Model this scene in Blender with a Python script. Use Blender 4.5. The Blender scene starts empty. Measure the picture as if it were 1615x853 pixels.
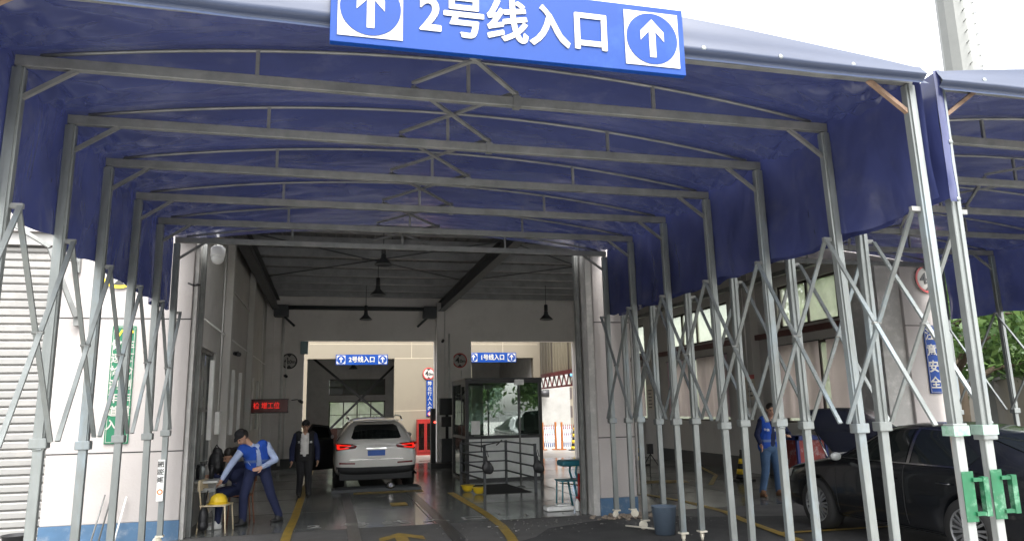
import bpy, bmesh, math, random
from math import sin, cos, pi, radians, sqrt, exp
from mathutils import Vector, Matrix, noise
from mathutils.bvhtree import BVHTree
random.seed(7)
C = bpy.context
SC = C.scene
COL = SC.collection
V = Vector

# ------------------------------------------------------------------ camera
yaw, pitch, roll = radians(14.1229673), radians(10.74242626), radians(-1.17391128)
fw = V((sin(yaw)*cos(pitch), cos(yaw)*cos(pitch), sin(pitch)))
r0 = V((cos(yaw), -sin(yaw), 0)); u0 = r0.cross(fw)
cr = r0*cos(roll) + u0*sin(roll); cu = -r0*sin(roll) + u0*cos(roll)
cam = bpy.data.cameras.new('camera'); co = bpy.data.objects.new('camera', cam); COL.objects.link(co)
M = Matrix((cr, cu, -fw)).transposed().to_4x4(); M.translation = V((0, 0, 1.7))
co.matrix_world = M
cam.sensor_width = 36; cam.lens = 36*1145.94/1615; cam.clip_end = 2000; cam.clip_start = .05
SC.camera = co

# ------------------------------------------------------------------ light
ELEV, AZ = 58, 165       # sun elevation, compass-like azimuth measured from +Y clockwise
W = bpy.data.worlds.new('World'); SC.world = W; W.use_nodes = True
nt = W.node_tree; nt.nodes.clear()
out = nt.nodes.new('ShaderNodeOutputWorld'); bg = nt.nodes.new('ShaderNodeBackground')
sky = nt.nodes.new('ShaderNodeTexSky'); sky.sky_type = 'NISHITA'; sky.sun_disc = False
sky.sun_elevation = radians(ELEV); sky.sun_rotation = radians(AZ); sky.air_density = 1.2; sky.dust_density = 4; sky.ozone_density = .6
hs = nt.nodes.new('ShaderNodeHueSaturation'); hs.inputs['Saturation'].default_value = .12
hs.inputs['Value'].default_value = 1.0
nt.links.new(sky.outputs[0], hs.inputs['Color']); nt.links.new(hs.outputs[0], bg.inputs[0])
bg.inputs[1].default_value = .15
nt.links.new(bg.outputs[0], out.inputs[0])
sl = bpy.data.lights.new('sun', 'SUN'); so = bpy.data.objects.new('sun', sl); COL.objects.link(so)
sl.energy = .6; sl.angle = radians(35); sl.color = (1, .97, .92)
d = V((sin(radians(AZ))*cos(radians(ELEV)), cos(radians(AZ))*cos(radians(ELEV)), sin(radians(ELEV))))
so.rotation_euler = d.to_track_quat('Z', 'Y').to_euler()
SC.view_settings.view_transform = 'Standard'; SC.view_settings.look = 'None'
SC.view_settings.exposure = 2.45; SC.view_settings.gamma = 1
SC.render.engine = 'CYCLES'
cy = SC.cycles
cy.use_denoising = True; cy.max_bounces = 9; cy.diffuse_bounces = 6; cy.glossy_bounces = 4; cy.transmission_bounces = 6
cy.transparent_max_bounces = 8; cy.caustics_reflective = False; cy.caustics_refractive = False
cy.sample_clamp_indirect = 6

# ------------------------------------------------------------------ materials
MC = {}
def mat(name, col, rough=.6, metal=0., var=.12, scale=3., bump=0., bscale=40., stretch=(1, 1, 1), spec=.5, dirt=None, dirt_amt=.5, dscale=1.2, emit=None, es=0, trans=0, rvar=0, coat=0):
    if name in MC: return MC[name]
    m = bpy.data.materials.new(name); m.use_nodes = True; n = m.node_tree; N = n.nodes; L = n.links
    p = N['Principled BSDF']; o = N['Material Output']
    tc = N.new('ShaderNodeTexCoord'); mp = N.new('ShaderNodeMapping'); mp.inputs['Scale'].default_value = stretch
    geo = N.new('ShaderNodeNewGeometry')
    L.new(geo.outputs['Position'], mp.inputs['Vector'])
    nz = N.new('ShaderNodeTexNoise'); nz.inputs['Scale'].default_value = scale; nz.inputs['Detail'].default_value = 6; nz.inputs['Roughness'].default_value = .65
    L.new(mp.outputs[0], nz.inputs['Vector'])
    r = N.new('ShaderNodeValToRGB')
    a = [max(0, c*(1-var)) for c in col]; b = [min(1, c*(1+var)) for c in col]
    r.color_ramp.elements[0].position = .3; r.color_ramp.elements[1].position = .7
    r.color_ramp.elements[0].color = (*a, 1); r.color_ramp.elements[1].color = (*b, 1)
    L.new(nz.outputs['Fac'], r.inputs[0]); csock = r.outputs[0]
    if dirt:
        n2 = N.new('ShaderNodeTexNoise'); n2.inputs['Scale'].default_value = dscale; n2.inputs['Detail'].default_value = 8; n2.inputs['Roughness'].default_value = .7
        L.new(mp.outputs[0], n2.inputs['Vector'])
        r2 = N.new('ShaderNodeValToRGB'); r2.color_ramp.elements[0].position = .52; r2.color_ramp.elements[1].position = .72
        r2.color_ramp.elements[0].color = (0, 0, 0, 1); r2.color_ramp.elements[1].color = (dirt_amt,)*3+(1,)
        L.new(n2.outputs['Fac'], r2.inputs[0])
        mx = N.new('ShaderNodeMix'); mx.data_type = 'RGBA'; L.new(r2.outputs[0], mx.inputs[0]); L.new(csock, mx.inputs[6]); mx.inputs[7].default_value = (*dirt, 1)
        csock = mx.outputs[2]
    L.new(csock, p.inputs['Base Color'])
    p.inputs['Roughness'].default_value = rough; p.inputs['Metallic'].default_value = metal
    p.inputs['Specular IOR Level'].default_value = spec
    if coat: p.inputs['Coat Weight'].default_value = coat; p.inputs['Coat Roughness'].default_value = .05
    if rvar:
        mr = N.new('ShaderNodeMapRange'); mr.inputs[3].default_value = max(.02, rough-rvar); mr.inputs[4].default_value = rough+rvar
        mr.inputs[1].default_value = .3; mr.inputs[2].default_value = .7
        n3 = N.new('ShaderNodeTexNoise'); n3.inputs['Scale'].default_value = scale*.7; n3.inputs['Detail'].default_value = 5
        L.new(mp.outputs[0], n3.inputs['Vector']); L.new(n3.outputs['Fac'], mr.inputs[0]); L.new(mr.outputs[0], p.inputs['Roughness'])
    if bump:
        nb = N.new('ShaderNodeTexNoise'); nb.inputs['Scale'].default_value = bscale; nb.inputs['Detail'].default_value = 4
        L.new(mp.outputs[0], nb.inputs['Vector'])
        bp = N.new('ShaderNodeBump'); bp.inputs['Strength'].default_value = bump; bp.inputs['Distance'].default_value = .02
        L.new(nb.outputs['Fac'], bp.inputs['Height']); L.new(bp.outputs[0], p.inputs['Normal'])
    if emit:
        p.inputs['Emission Color'].default_value = (*emit, 1); p.inputs['Emission Strength'].default_value = es
    if trans:
        tr = N.new('ShaderNodeBsdfTranslucent'); L.new(csock, tr.inputs['Color'])
        ms = N.new('ShaderNodeMixShader'); ms.inputs[0].default_value = trans
        L.new(p.outputs[0], ms.inputs[1]); L.new(tr.outputs[0], ms.inputs[2]); L.new(ms.outputs[0], o.inputs['Surface'])
    MC[name] = m; return m

def glass(name, tint=(.8, .85, .82), opac=.25, rough=.03, base=(.02, .025, .025), refl=0):
    if name in MC: return MC[name]
    m = bpy.data.materials.new(name); m.use_nodes = True; n = m.node_tree; N = n.nodes; L = n.links
    p = N['Principled BSDF']; o = N['Material Output']
    p.inputs['Base Color'].default_value = (*base, 1); p.inputs['Roughness'].default_value = rough
    t = N.new('ShaderNodeBsdfTransparent'); t.inputs[0].default_value = (*tint, 1)
    fr = N.new('ShaderNodeFresnel'); fr.inputs[0].default_value = 1.5
    ad = N.new('ShaderNodeMath'); ad.operation = 'ADD'; ad.inputs[1].default_value = opac; ad.use_clamp = True
    L.new(fr.outputs[0], ad.inputs[0])
    ms = N.new('ShaderNodeMixShader'); L.new(ad.outputs[0], ms.inputs[0]); L.new(t.outputs[0], ms.inputs[1]); L.new(p.outputs[0], ms.inputs[2])
    if refl:
        gl = N.new('ShaderNodeBsdfGlossy'); gl.inputs['Roughness'].default_value = rough; gl.inputs['Color'].default_value = (.85, .9, .87, 1)
        m2 = N.new('ShaderNodeMixShader'); m2.inputs[0].default_value = refl; L.new(ms.outputs[0], m2.inputs[1]); L.new(gl.outputs[0], m2.inputs[2]); ms = m2
    L.new(ms.outputs[0], o.inputs['Surface']); MC[name] = m; return m

def tarp_mat(tname='tarp', tcol=(.025, .031, .084), tr_=.12, bs=.22):
    m = mat(tname, tcol, rough=.25, spec=.65, var=.2, scale=.7, dirt=(.085, .09, .13), dirt_amt=.4, dscale=2.2, trans=tr_, bump=0)
    N = m.node_tree.nodes; L = m.node_tree.links; p = N['Principled BSDF']
    geo = N.new('ShaderNodeNewGeometry')
    mp = N.new('ShaderNodeMapping'); mp.inputs['Scale'].default_value = (.8, 1.5, .9); mp.inputs['Rotation'].default_value = (.2, 0, .6)
    L.new(geo.outputs['Position'], mp.inputs['Vector'])
    a = N.new('ShaderNodeTexNoise'); a.inputs['Scale'].default_value = 1.5; a.inputs['Detail'].default_value = 2.5; a.inputs['Distortion'].default_value = .35
    L.new(mp.outputs[0], a.inputs['Vector'])
    c_ = N.new('ShaderNodeTexNoise'); c_.noise_type = 'RIDGED_MULTIFRACTAL'; c_.inputs['Scale'].default_value = 1.1; c_.inputs['Detail'].default_value = 2.0
    L.new(mp.outputs[0], c_.inputs['Vector'])
    mm = N.new('ShaderNodeMath'); mm.operation = 'MULTIPLY_ADD'; mm.inputs[1].default_value = .22
    L.new(c_.outputs['Fac'], mm.inputs[0]); L.new(a.outputs['Fac'], mm.inputs[2])
    b = N.new('ShaderNodeBump'); b.inputs['Strength'].default_value = bs; b.inputs['Distance'].default_value = .2
    L.new(mm.outputs[0], b.inputs['Height']); L.new(b.outputs[0], p.inputs['Normal'])
    return m

M_TARP = tarp_mat(); M_TARPS = tarp_mat('side tarp', (.036, .044, .125), .2, .38)
M_HEM = mat('tarp hem', (.026, .038, .075), rough=.42, var=.1, scale=1.5, trans=.1, bump=.15, bscale=2, stretch=(.6, 1, 2.5))
M_GALV = mat('galvanised steel', (.20, .215, .21), rough=.42, metal=.45, var=.16, scale=7, stretch=(1, 1, .35), dirt=(.26, .33, .38), dirt_amt=.7, dscale=2.0, rvar=.12)
M_GALVD = mat('weathered galvanised steel', (.19, .195, .188), rough=.5, metal=.45, var=.25, scale=5, dirt=(.3, .28, .26), dirt_amt=.5, rvar=.12)
M_RUST = mat('rusty steel', (.24, .16, .11), rough=.7, metal=.2, var=.35, scale=12)
M_GALVR = mat('galvanised steel with rust streaks', (.27, .285, .28), rough=.45, metal=.4, var=.16, scale=6, stretch=(6, 6, .5), dirt=(.30, .11, .04), dirt_amt=.9, dscale=1.6)
M_GREEN = mat('green paint', (.006, .085, .035), rough=.45, var=.2, scale=14, dirt=(.3, .45, .35), dirt_amt=.5, dscale=9)
M_WHITE = mat('white render', (.40, .37, .355), rough=.8, var=.04, scale=1.2, dirt=(.36, .33, .30), dirt_amt=.5, dscale=1.6, bump=.15, bscale=30)
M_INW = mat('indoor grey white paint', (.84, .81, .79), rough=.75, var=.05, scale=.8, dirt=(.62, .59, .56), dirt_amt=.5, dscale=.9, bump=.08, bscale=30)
M_INW_SHADE = mat('indoor paint darkened for shade', (.50, .485, .46), rough=.75, var=.06, scale=.8, dirt=(.36, .34, .31), dirt_amt=.6, dscale=1.1, bump=.08, bscale=30)  # indoor paint again, darkened: shade on the dim, backlit side walls put in the colour
M_GREYW = mat('bare cement', (.40, .39, .37), rough=.85, var=.12, scale=3, dirt=(.62, .6, .57), dirt_amt=.9, dscale=3)
M_BLUEB = mat('blue skirting paint', (.055, .12, .21), rough=.6, var=.12, scale=4, dirt=(.3, .32, .34), dirt_amt=.5, dscale=6)
M_GROOVE = mat('dark groove', (.03, .03, .03), rough=.9)
M_DSKIRT = mat('dark dado paint', (.05, .055, .055), rough=.5)
M_DARKST = mat('dark painted steel', (.055, .06, .065), rough=.5, metal=.2, var=.2)
M_ROOF = mat('roof sheet', (.13, .13, .135), rough=.55, metal=.3, var=.15, scale=2)
M_PURL = mat('purlin steel', (.26, .265, .27), rough=.5, metal=.4, var=.2)
M_PURLD = mat('red brown beam', (.10, .035, .03), rough=.6, var=.2)
M_BROWN = mat('brown window frame', (.055, .04, .035), rough=.5)
M_CREAM = mat('cream wall', (.165, .143, .105), rough=.8, var=.03, scale=.7, dirt=(.13, .11, .085), dirt_amt=.4)
M_CLAD = mat('cream cladding', (.22, .19, .13), rough=.5, var=.04)
M_REDST = mat('red steel', (.13, .018, .02), rough=.5, var=.2)
M_SHUT = mat('shutter slat', (.29, .285, .275), rough=.45, metal=.1, var=.05, scale=2, dirt=(.5, .46, .42), dirt_amt=.4)
M_CURT = mat('curtain cloth', (.72, .58, .64), rough=.9, var=.05, scale=2, trans=.68)
M_SIGNB = mat('sign blue', (.001, .033, .185), rough=.45, var=.08, scale=1.5, spec=.22, dirt=(.03, .08, .22), dirt_amt=.35, dscale=3)
M_SIGNW = mat('sign white', (.38, .365, .335), rough=.45, var=.05, dirt=(.5, .45, .4), dirt_amt=.3)
M_SIGNR = mat('sign red', (.45, .03, .03), rough=.4)
M_SIGNY = mat('sign yellow', (.8, .6, .03), rough=.4)
M_SIGNK = mat('sign black', (.02, .02, .02), rough=.5)
M_SIGNG = mat('sign green', (.0, .115, .052), rough=.4, var=.04)
M_BLACK = mat('black plastic', (.018, .018, .02), rough=.45)
M_RUBB = mat('tyre rubber', (.02, .02, .02), rough=.8)
M_CAST = mat('caster nylon', (.62, .58, .48), rough=.5, var=.2)
M_YELL = mat('yellow plastic', (.75, .52, .03), rough=.35)
M_YLINE = mat('yellow road paint', (.34, .225, .035), rough=.45, var=.25, scale=5, dirt=(.12, .11, .095), dirt_amt=1, dscale=5.5)
M_WLINE = mat('worn white road paint', (.50, .49, .46), rough=.6, var=.2, scale=8, dirt=(.16, .16, .15), dirt_amt=.6, dscale=6)
M_REDP = mat('red paint', (.26, .015, .012), rough=.4)
M_TEAL = mat('teal paint', (.02, .14, .18), rough=.4)
M_WOODC = mat('cream plywood', (.60, .50, .34), rough=.5)
M_LAMP = mat('white enamel', (.6, .6, .58), rough=.3)
M_PLW = mat('white plastic', (.75, .75, .73), rough=.4)
M_SKIN = mat('skin', (.50, .29, .20), rough=.55, var=.06)
M_HAIR = mat('black hair', (.015, .012, .01), rough=.5)
M_TREEB = mat('bark', (.10, .075, .05), rough=.9)

# ------------------------------------------------------------------ helpers
WL = {}
def tag(o, label=None, cat=None, group=None, kind=None):
    if label: o['label'] = label
    if cat: o['category'] = cat
    if group: o['group'] = group
    if kind: o['kind'] = kind
    return o
def empty(name, loc=(0, 0, 0), label=None, cat=None, group=None):
    o = bpy.data.objects.new(name, None); COL.objects.link(o); o.location = loc; o.empty_display_size = .1
    WL[o] = V(loc); return tag(o, label, cat, group)

class MB:
    def __init__(s): s.b = bmesh.new()
    def face(s, pts):
        return s.b.faces.new([s.b.verts.new(p) for p in pts])
    def box(s, a, b, bev=0):
        a = V(a); b = V(b)
        x0, x1 = sorted((a.x, b.x)); y0, y1 = sorted((a.y, b.y)); z0, z1 = sorted((a.z, b.z))
        vs = [s.b.verts.new(p) for p in ((x0, y0, z0), (x1, y0, z0), (x1, y1, z0), (x0, y1, z0), (x0, y0, z1), (x1, y0, z1), (x1, y1, z1), (x0, y1, z1))]
        fs = [s.b.faces.new([vs[i] for i in q]) for q in ((3, 2, 1, 0), (4, 5, 6, 7), (0, 1, 5, 4), (1, 2, 6, 5), (2, 3, 7, 6), (3, 0, 4, 7))]
        if bev:
            es = {e for f in fs for e in f.edges}
            bmesh.ops.bevel(s.b, geom=list(es), offset=bev, segments=2, affect='EDGES', profile=.5)
        return s
    def bar(s, p, q, w=.04, h=.04, up=(0, 0, 1), bev=0):
        p = V(p); q = V(q); t = (q-p); L = t.length; t.normalize(); up = V(up)
        if abs(t.dot(up)) > .98: up = V((0, 1, 0))
        sx = t.cross(up).normalized(); uz = sx.cross(t).normalized()
        vs = []
        for e in (p, q):
            for (i, j) in ((-1, -1), (1, -1), (1, 1), (-1, 1)):
                vs.append(s.b.verts.new(e+sx*i*w/2+uz*j*h/2))
        fs = [s.b.faces.new([vs[i] for i in k]) for k in ((3, 2, 1, 0), (4, 5, 6, 7), (0, 1, 5, 4), (1, 2, 6, 5), (2, 3, 7, 6), (3, 0, 4, 7))]
        if bev:
            bmesh.ops.bevel(s.b, geom=list({e for f in fs for e in f.edges}), offset=bev, segments=1, affect='EDGES')
        return s
    def tube(s, pts, r, n=10, cap=True):
        pts = [V(p) for p in pts]; rs = r if isinstance(r, (list, tuple)) else [r]*len(pts)
        rings = []; prev = None
        for i, p in enumerate(pts):
            t = (pts[min(i+1, len(pts)-1)]-pts[max(i-1, 0)]).normalized()
            if prev is None:
                a = t.orthogonal().normalized()
            else:
                a = (prev-t*prev.dot(t)).normalized()
            prev = a; b = t.cross(a)
            rings.append([s.b.verts.new(p+(a*cos(2*pi*k/n)+b*sin(2*pi*k/n))*rs[i]) for k in range(n)])
        for A, B in zip(rings, rings[1:]):
            for k in range(n):
                f = s.b.faces.new([A[k], A[(k+1) % n], B[(k+1) % n], B[k]]); f.smooth = True
        if cap:
            s.b.faces.new(rings[0][::-1]); s.b.faces.new(rings[-1])
        return s
    def lathe(s, prof, c=(0, 0, 0), ax='z', n=24, cap=True):
        c = V(c); rings = []
        for r, h in prof:
            ring = []
            for k in range(n):
                a = 2*pi*k/n
                if ax == 'z': q = V((r*cos(a), r*sin(a), h))
                elif ax == 'x': q = V((h, r*cos(a), r*sin(a)))
                else: q = V((r*sin(a), h, r*cos(a)))
                ring.append(s.b.verts.new(c+q))
            rings.append(ring)
        for A, B in zip(rings, rings[1:]):
            for k in range(n):
                f = s.b.faces.new([A[k], A[(k+1) % n], B[(k+1) % n], B[k]]); f.smooth = True
        if cap: s.b.faces.new(rings[0][::-1]); s.b.faces.new(rings[-1])
        return s
    def prism(s, poly, a, b, ax='y'):
        def P(u, v, w): return {'y': (u, w, v), 'x': (w, u, v), 'z': (u, v, w)}[ax]
        A = [s.b.verts.new(P(u, v, a)) for u, v in poly]; B = [s.b.verts.new(P(u, v, b)) for u, v in poly]
        s.b.faces.new(A); s.b.faces.new(B[::-1]); n = len(poly)
        for k in range(n): s.b.faces.new([A[k], B[k], B[(k+1) % n], A[(k+1) % n]])
        return s
    def ball(s, c, r, sc=(1, 1, 1), seg=16):
        m = Matrix.Translation(V(c)) @ Matrix.Diagonal((r*sc[0], r*sc[1], r*sc[2], 1))
        g = bmesh.ops.create_uvsphere(s.b, u_segments=seg, v_segments=seg//2+2, radius=1, matrix=m)
        for v in g['verts']:
            for f in v.link_faces: f.smooth = True
        return s
    def cap(s, p, q, r1, r2, n=14):
        p = V(p); q = V(q); t = (q-p); L = t.length
        if L < 1e-5: return s.ball(p, r1)
        t.normalize(); pts = []; rs = []
        for k in range(5):
            a = pi/2*(1-k/4); pts.append(p-t*r1*sin(a)); rs.append(max(.001, r1*cos(a)))
        for k in range(5):
            a = pi/2*k/4; pts.append(q+t*r2*sin(a)); rs.append(max(.001, r2*cos(a)))
        return s.tube(pts, rs, n)
    def xf(s, m):
        bmesh.ops.transform(s.b, matrix=m, verts=s.b.verts); return s
    def build(s, name, m, parent=None, label=None, local=False, smooth=False, fix=True):
        if fix: bmesh.ops.recalc_face_normals(s.b, faces=s.b.faces)
        me = bpy.data.meshes.new(name); s.b.to_mesh(me); s.b.free()
        if smooth:
            for p in me.polygons: p.use_smooth = True
        return link(name, me, m, parent, label, local)

def link(name, me, m, parent=None, label=None, local=False):
    o = bpy.data.objects.new(name, me); COL.objects.link(o)
    if m is not None:
        me.materials.clear(); me.materials.append(m)
    if parent is not None:
        if not local: me.transform(Matrix.Translation(-WL[parent]))
        o.parent = parent; WL[o] = WL[parent]
    else: WL[o] = V((0, 0, 0))
    if label: o['label'] = label
    return o
def copy_tree(o, parent=None):
    c = o.copy(); COL.objects.link(c)
    if parent is not None: c.parent = parent
    for ch in list(o.children): copy_tree(ch, c)
    return c
def struct(name, mb, m):
    o = mb.build(name, m); o['kind'] = 'structure'; return o
def evalmesh(o):
    C.view_layer.update(); dg = C.evaluated_depsgraph_get()
    return bpy.data.meshes.new_from_object(o.evaluated_get(dg), depsgraph=dg)
def apply_mods(me, mods):
    o = bpy.data.objects.new('temp', me); COL.objects.link(o)
    for t, kw in mods:
        md = o.modifiers.new(t, t)
        for k, v in kw.items(): setattr(md, k, v)
    r = evalmesh(o); bpy.data.objects.remove(o); return r
def mesh_of(mb, fix=True):
    if fix: bmesh.ops.recalc_face_normals(mb.b, faces=mb.b.faces)
    me = bpy.data.meshes.new('m'); mb.b.to_mesh(me); mb.b.free(); return me
def remesh(mb, vox=.012, it=3):
    return apply_mods(mesh_of(mb), [('REMESH', dict(mode='VOXEL', voxel_size=vox, use_smooth_shade=True)), ('SMOOTH', dict(iterations=it, factor=.5))])
def text_mesh(s, size, bold=.0, extr=.002, align='CENTER', sp=1.0):
    c = bpy.data.curves.new('t', 'FONT'); c.body = s; c.size = size; c.offset = bold*size; c.extrude = extr
    c.align_x = align; c.align_y = 'CENTER'; c.space_character = sp; c.resolution_u = 4
    o = bpy.data.objects.new('t', c); COL.objects.link(o); me = evalmesh(o); bpy.data.objects.remove(o)
    return me
def frame_m(org, right, up):
    r = V(right).normalized(); u = V(up).normalized(); n = r.cross(u)
    m = Matrix((r, u, n)).transposed().to_4x4(); m.translation = V(org); return m
FRONT = ((1, 0, 0), (0, 0, 1))     # faces -Y
def put_text(name, s, size, m, parent, org, rt=(1, 0, 0), up=(0, 0, 1), bold=.0, sx=1, label=None, sp=1.0, extr=.002):
    if bold < .025: me = text_mesh(s, size, bold, extr, sp=sp)
    else:
        bm = bmesh.new()
        for k, (dx, dy) in enumerate(((-1, 0), (1, 0), (0, 1), (0, -1))):
            m0 = text_mesh(s, size, .012, extr, sp=sp); m0.transform(Matrix.Translation((dx*bold*.55*size, dy*bold*.35*size, .0007*k))); bm.from_mesh(m0)
        me = bpy.data.meshes.new('t'); bm.to_mesh(me); bm.free()
    me.transform(frame_m(org, rt, up) @ Matrix.Diagonal((sx, 1, 1, 1)))
    return link(name, me, m, parent, label)
def ring_mb(r1, r2, n=40, t=.004):
    b = MB(); A = []
    for r, z in ((r1, 0), (r2, 0), (r2, t), (r1, t)):
        A.append([b.b.verts.new((r*cos(2*pi*k/n), r*sin(2*pi*k/n), z)) for k in range(n)])
    for i in range(4):
        P, Q = A[i], A[(i+1) % 4]
        for k in range(n): b.b.faces.new([P[k], P[(k+1) % n], Q[(k+1) % n], Q[k]])
    return b
def disc_mb(r, t=.004, n=40, z0=0):
    return MB().prism([(r*cos(2*pi*k/n), r*sin(2*pi*k/n)) for k in range(n)], z0, z0+t, 'z')
ARROW = [(-.055, -.32), (.055, -.32), (.055, .12), (.2, -.04), (.2, .12), (0, .33), (-.2, .12), (-.2, -.04), (-.055, .12)]
def arrow_emblem(parent, org, s, rt=(1, 0, 0), up=(0, 0, 1)):
    fm = frame_m(org, rt, up)
    a = MB().box((-s/2, -s/2, 0), (s/2, s/2, .004)).xf(fm).build('emblem_plate', M_SIGNW, parent)
    b = disc_mb(s*.47, .003, z0=.0045).xf(fm).build('emblem_disc', M_SIGNB, a)
    c = MB().prism([(x*s*1.08, y*s*1.08) for x, y in ARROW], .008, .011, 'z').xf(fm).build('arrow', M_SIGNW, a)

# ------------------------------------------------------------------ ground
gmat = mat('asphalt', (.048, .048, .047), rough=.85, var=.3, scale=1.6, bump=.5, bscale=60, dirt=(.11, .105, .10), dirt_amt=.7, dscale=.9)
g = MB()
g.face([(-400, -400, 0), (400, -400, 0), (400, 400, 0), (-400, 400, 0)])
struct('ground', g, gmat)
yd = MB(); yd.face([(-60, -60, .004), (60, -60, .004), (60, 6.2, .004), (-60, 6.2, .004)])  # pale sheet out of view, added to bounce light under tents and into hall
struct('unseen_bounce_paving', yd, mat('pale bounce concrete', (.38, .37, .35), rough=.8, var=.12, scale=.8, bump=.2, bscale=30, dirt=(.22, .21, .2), dirt_amt=.6, dscale=.6))
amat = mat('dusty concrete apron', (.12, .117, .11), rough=.7, var=.2, scale=2.2, bump=.35, bscale=50, dirt=(.08, .08, .078), dirt_amt=.8, dscale=1.3, rvar=.12)
ap = MB(); pts = [(-14, 11.6), (-14, 8.4), (-5, 8.6), (-1, 8.9), (1.2, 9.1), (2.2, 9.4), (2.75, 9.9), (3.1, 10.5), (3.9, 10.9), (4.6, 11.0), (5.2, 11.05), (5.6, 10.7), (7.2, 10.2), (10.4, 10.6), (11.4, 11.1), (11.4, 11.6)]
ap.face([(x, y, .004) for x, y in pts]); struct('apron', ap, amat)
fmat = mat('polished hall floor', (.135, .142, .134), rough=.17, var=.22, scale=1.1, dirt=(.17, .165, .15), dirt_amt=.6, dscale=1.5, rvar=.09, bump=.03, bscale=8, spec=.6, stretch=(1.6, .55, 1))
f = MB(); f.face([(-2.2, 11.5, .008), (10.5, 11.5, .008), (10.5, 24.6, .008), (-2.2, 24.6, .008)]); struct('hall_floor', f, fmat)
ymat = mat('courtyard concrete', (.27, .25, .22), rough=.35, var=.12, scale=1.2, rvar=.12, dirt=(.24, .22, .2), dirt_amt=.6)
f = MB(); f.face([(-12, 24.6, .008), (16, 24.6, .008), (16, 29.3, .008), (-12, 29.3, .008)]); f.face([(8.5, 29.3, .008), (16, 29.3, .008), (16, 40, .008), (8.5, 40, .008)])
struct('courtyard_paving', f, ymat)
f = MB(); f.face([(-3, 29.3, .012), (8.48, 29.3, .012), (8.48, 36, .012), (-3, 36, .012)]); struct('rear_hall_floor', f, fmat)

def strip(pts, w, z, m, name):
    b = MB(); L = []
    for i, p in enumerate(pts):
        p = V((*p, z)); a = V((*pts[max(i-1, 0)], z)); c = V((*pts[min(i+1, len(pts)-1)], z)); t = (c-a).normalized(); n = V((-t.y, t.x, 0))
        L.append((p+n*w/2, p-n*w/2))
    for (a, b_), (c, d_) in zip(L, L[1:]): b.face([a, b_, d_, c])
    return struct(name, b, m)
strip([(-.53, 9.6), (-.53, 11.5), (-.5, 13), (-.48, 18.5), (-.45, 24)], .13, .013, M_YLINE, 'painted_lane_line')
strip([(2.3, 9.2), (2.42, 10), (2.52, 11), (2.55, 12.3), (2.52, 14.4), (2.5, 15.6)], .14, .013, M_YLINE, 'painted_lane_line')
strip([(5.2, 16.5), (5.7, 15), (6.05, 13.4), (6.22, 12.2), (6.2, 11.0), (5.98, 10.0), (5.75, 8.4)], .13, .014, M_YLINE, 'painted_lane_line')
strip([(5.82, 8.95), (6.8, 8.9), (8.6, 8.85)], .1, .018, M_YLINE, 'painted_bay_line')
strip([(6.6, 15.9), (7.9, 15.6)], .55, .013, M_YLINE, 'painted_floor_patch')
strip([(8.0, 14.7), (9.2, 16.6), (10.2, 19.4)], .1, .013, M_YLINE, 'painted_bay_line')
strip([(.55, 16.2), (2.0, 16.2)], .35, .014, M_YLINE, 'painted_floor_patch')
strip([(1.15, 14.1), (1.45, 14.1)], .45, .014, M_YLINE, 'painted_floor_patch')
ar = MB(); ar.face([(x*1.5+1.0, y*1.8+10.25, .013) for x, y in ARROW]); struct('painted_arrow', ar, M_YLINE)
for i, ch in enumerate('2号线入口'):
    me = text_mesh(ch, .42, .01, 0); me.transform(Matrix.Translation((-.17+.61*i, 11.85, .014)) @ Matrix.Diagonal((1.1, .9, 1, 1)))
    o = link('painted_character', me, M_WLINE); o['kind'] = 'structure'
# debris
deb = MB()
for k in range(260):
    a = random.random()
    if a < .5: x, y = random.gauss(2.9, .7), random.gauss(11.0, .45)
    elif a < .75: x, y = random.gauss(4.9, .5), random.gauss(10.6, .35)
    else: x, y = random.uniform(-1.5, 7), random.uniform(9, 11.9)
    s = random.uniform(.005, .018) if random.random() < .95 else random.uniform(.02, .035)
    m = Matrix.Translation((x, y, .012+s*.2)) @ Matrix.Rotation(random.random()*6, 4, 'Z') @ Matrix.Diagonal((s, s*random.uniform(.4, 1), s*.35, 1))
    bmesh.ops.create_icosphere(deb.b, subdivisions=1, radius=1, matrix=m)
o = deb.build('plaster_crumbs', mat('plaster crumbs', (.20, .19, .175), rough=.9, var=.3)); tag(o, 'small white plaster crumbs scattered over the apron concrete', 'rubble', kind='stuff')
deb = MB()
for k in range(160):
    x, y = random.gauss(4.62, .28), random.gauss(11.1, .12); s = random.uniform(.015, .06)
    m = Matrix.Translation((x, y, .01+s*.2)) @ Matrix.Rotation(random.random()*6, 4, 'Z') @ Matrix.Diagonal((s, s*random.uniform(.5, 1), s*.5, 1))
    bmesh.ops.create_icosphere(deb.b, subdivisions=1, radius=1, matrix=m)
o = deb.build('brown_rubble', mat('brown rubble', (.22, .18, .14), rough=.9, var=.4, scale=20)); tag(o, 'heap of brown dirt and rubble at the foot of the blue-banded pillar', 'rubble', kind='stuff')

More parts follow.
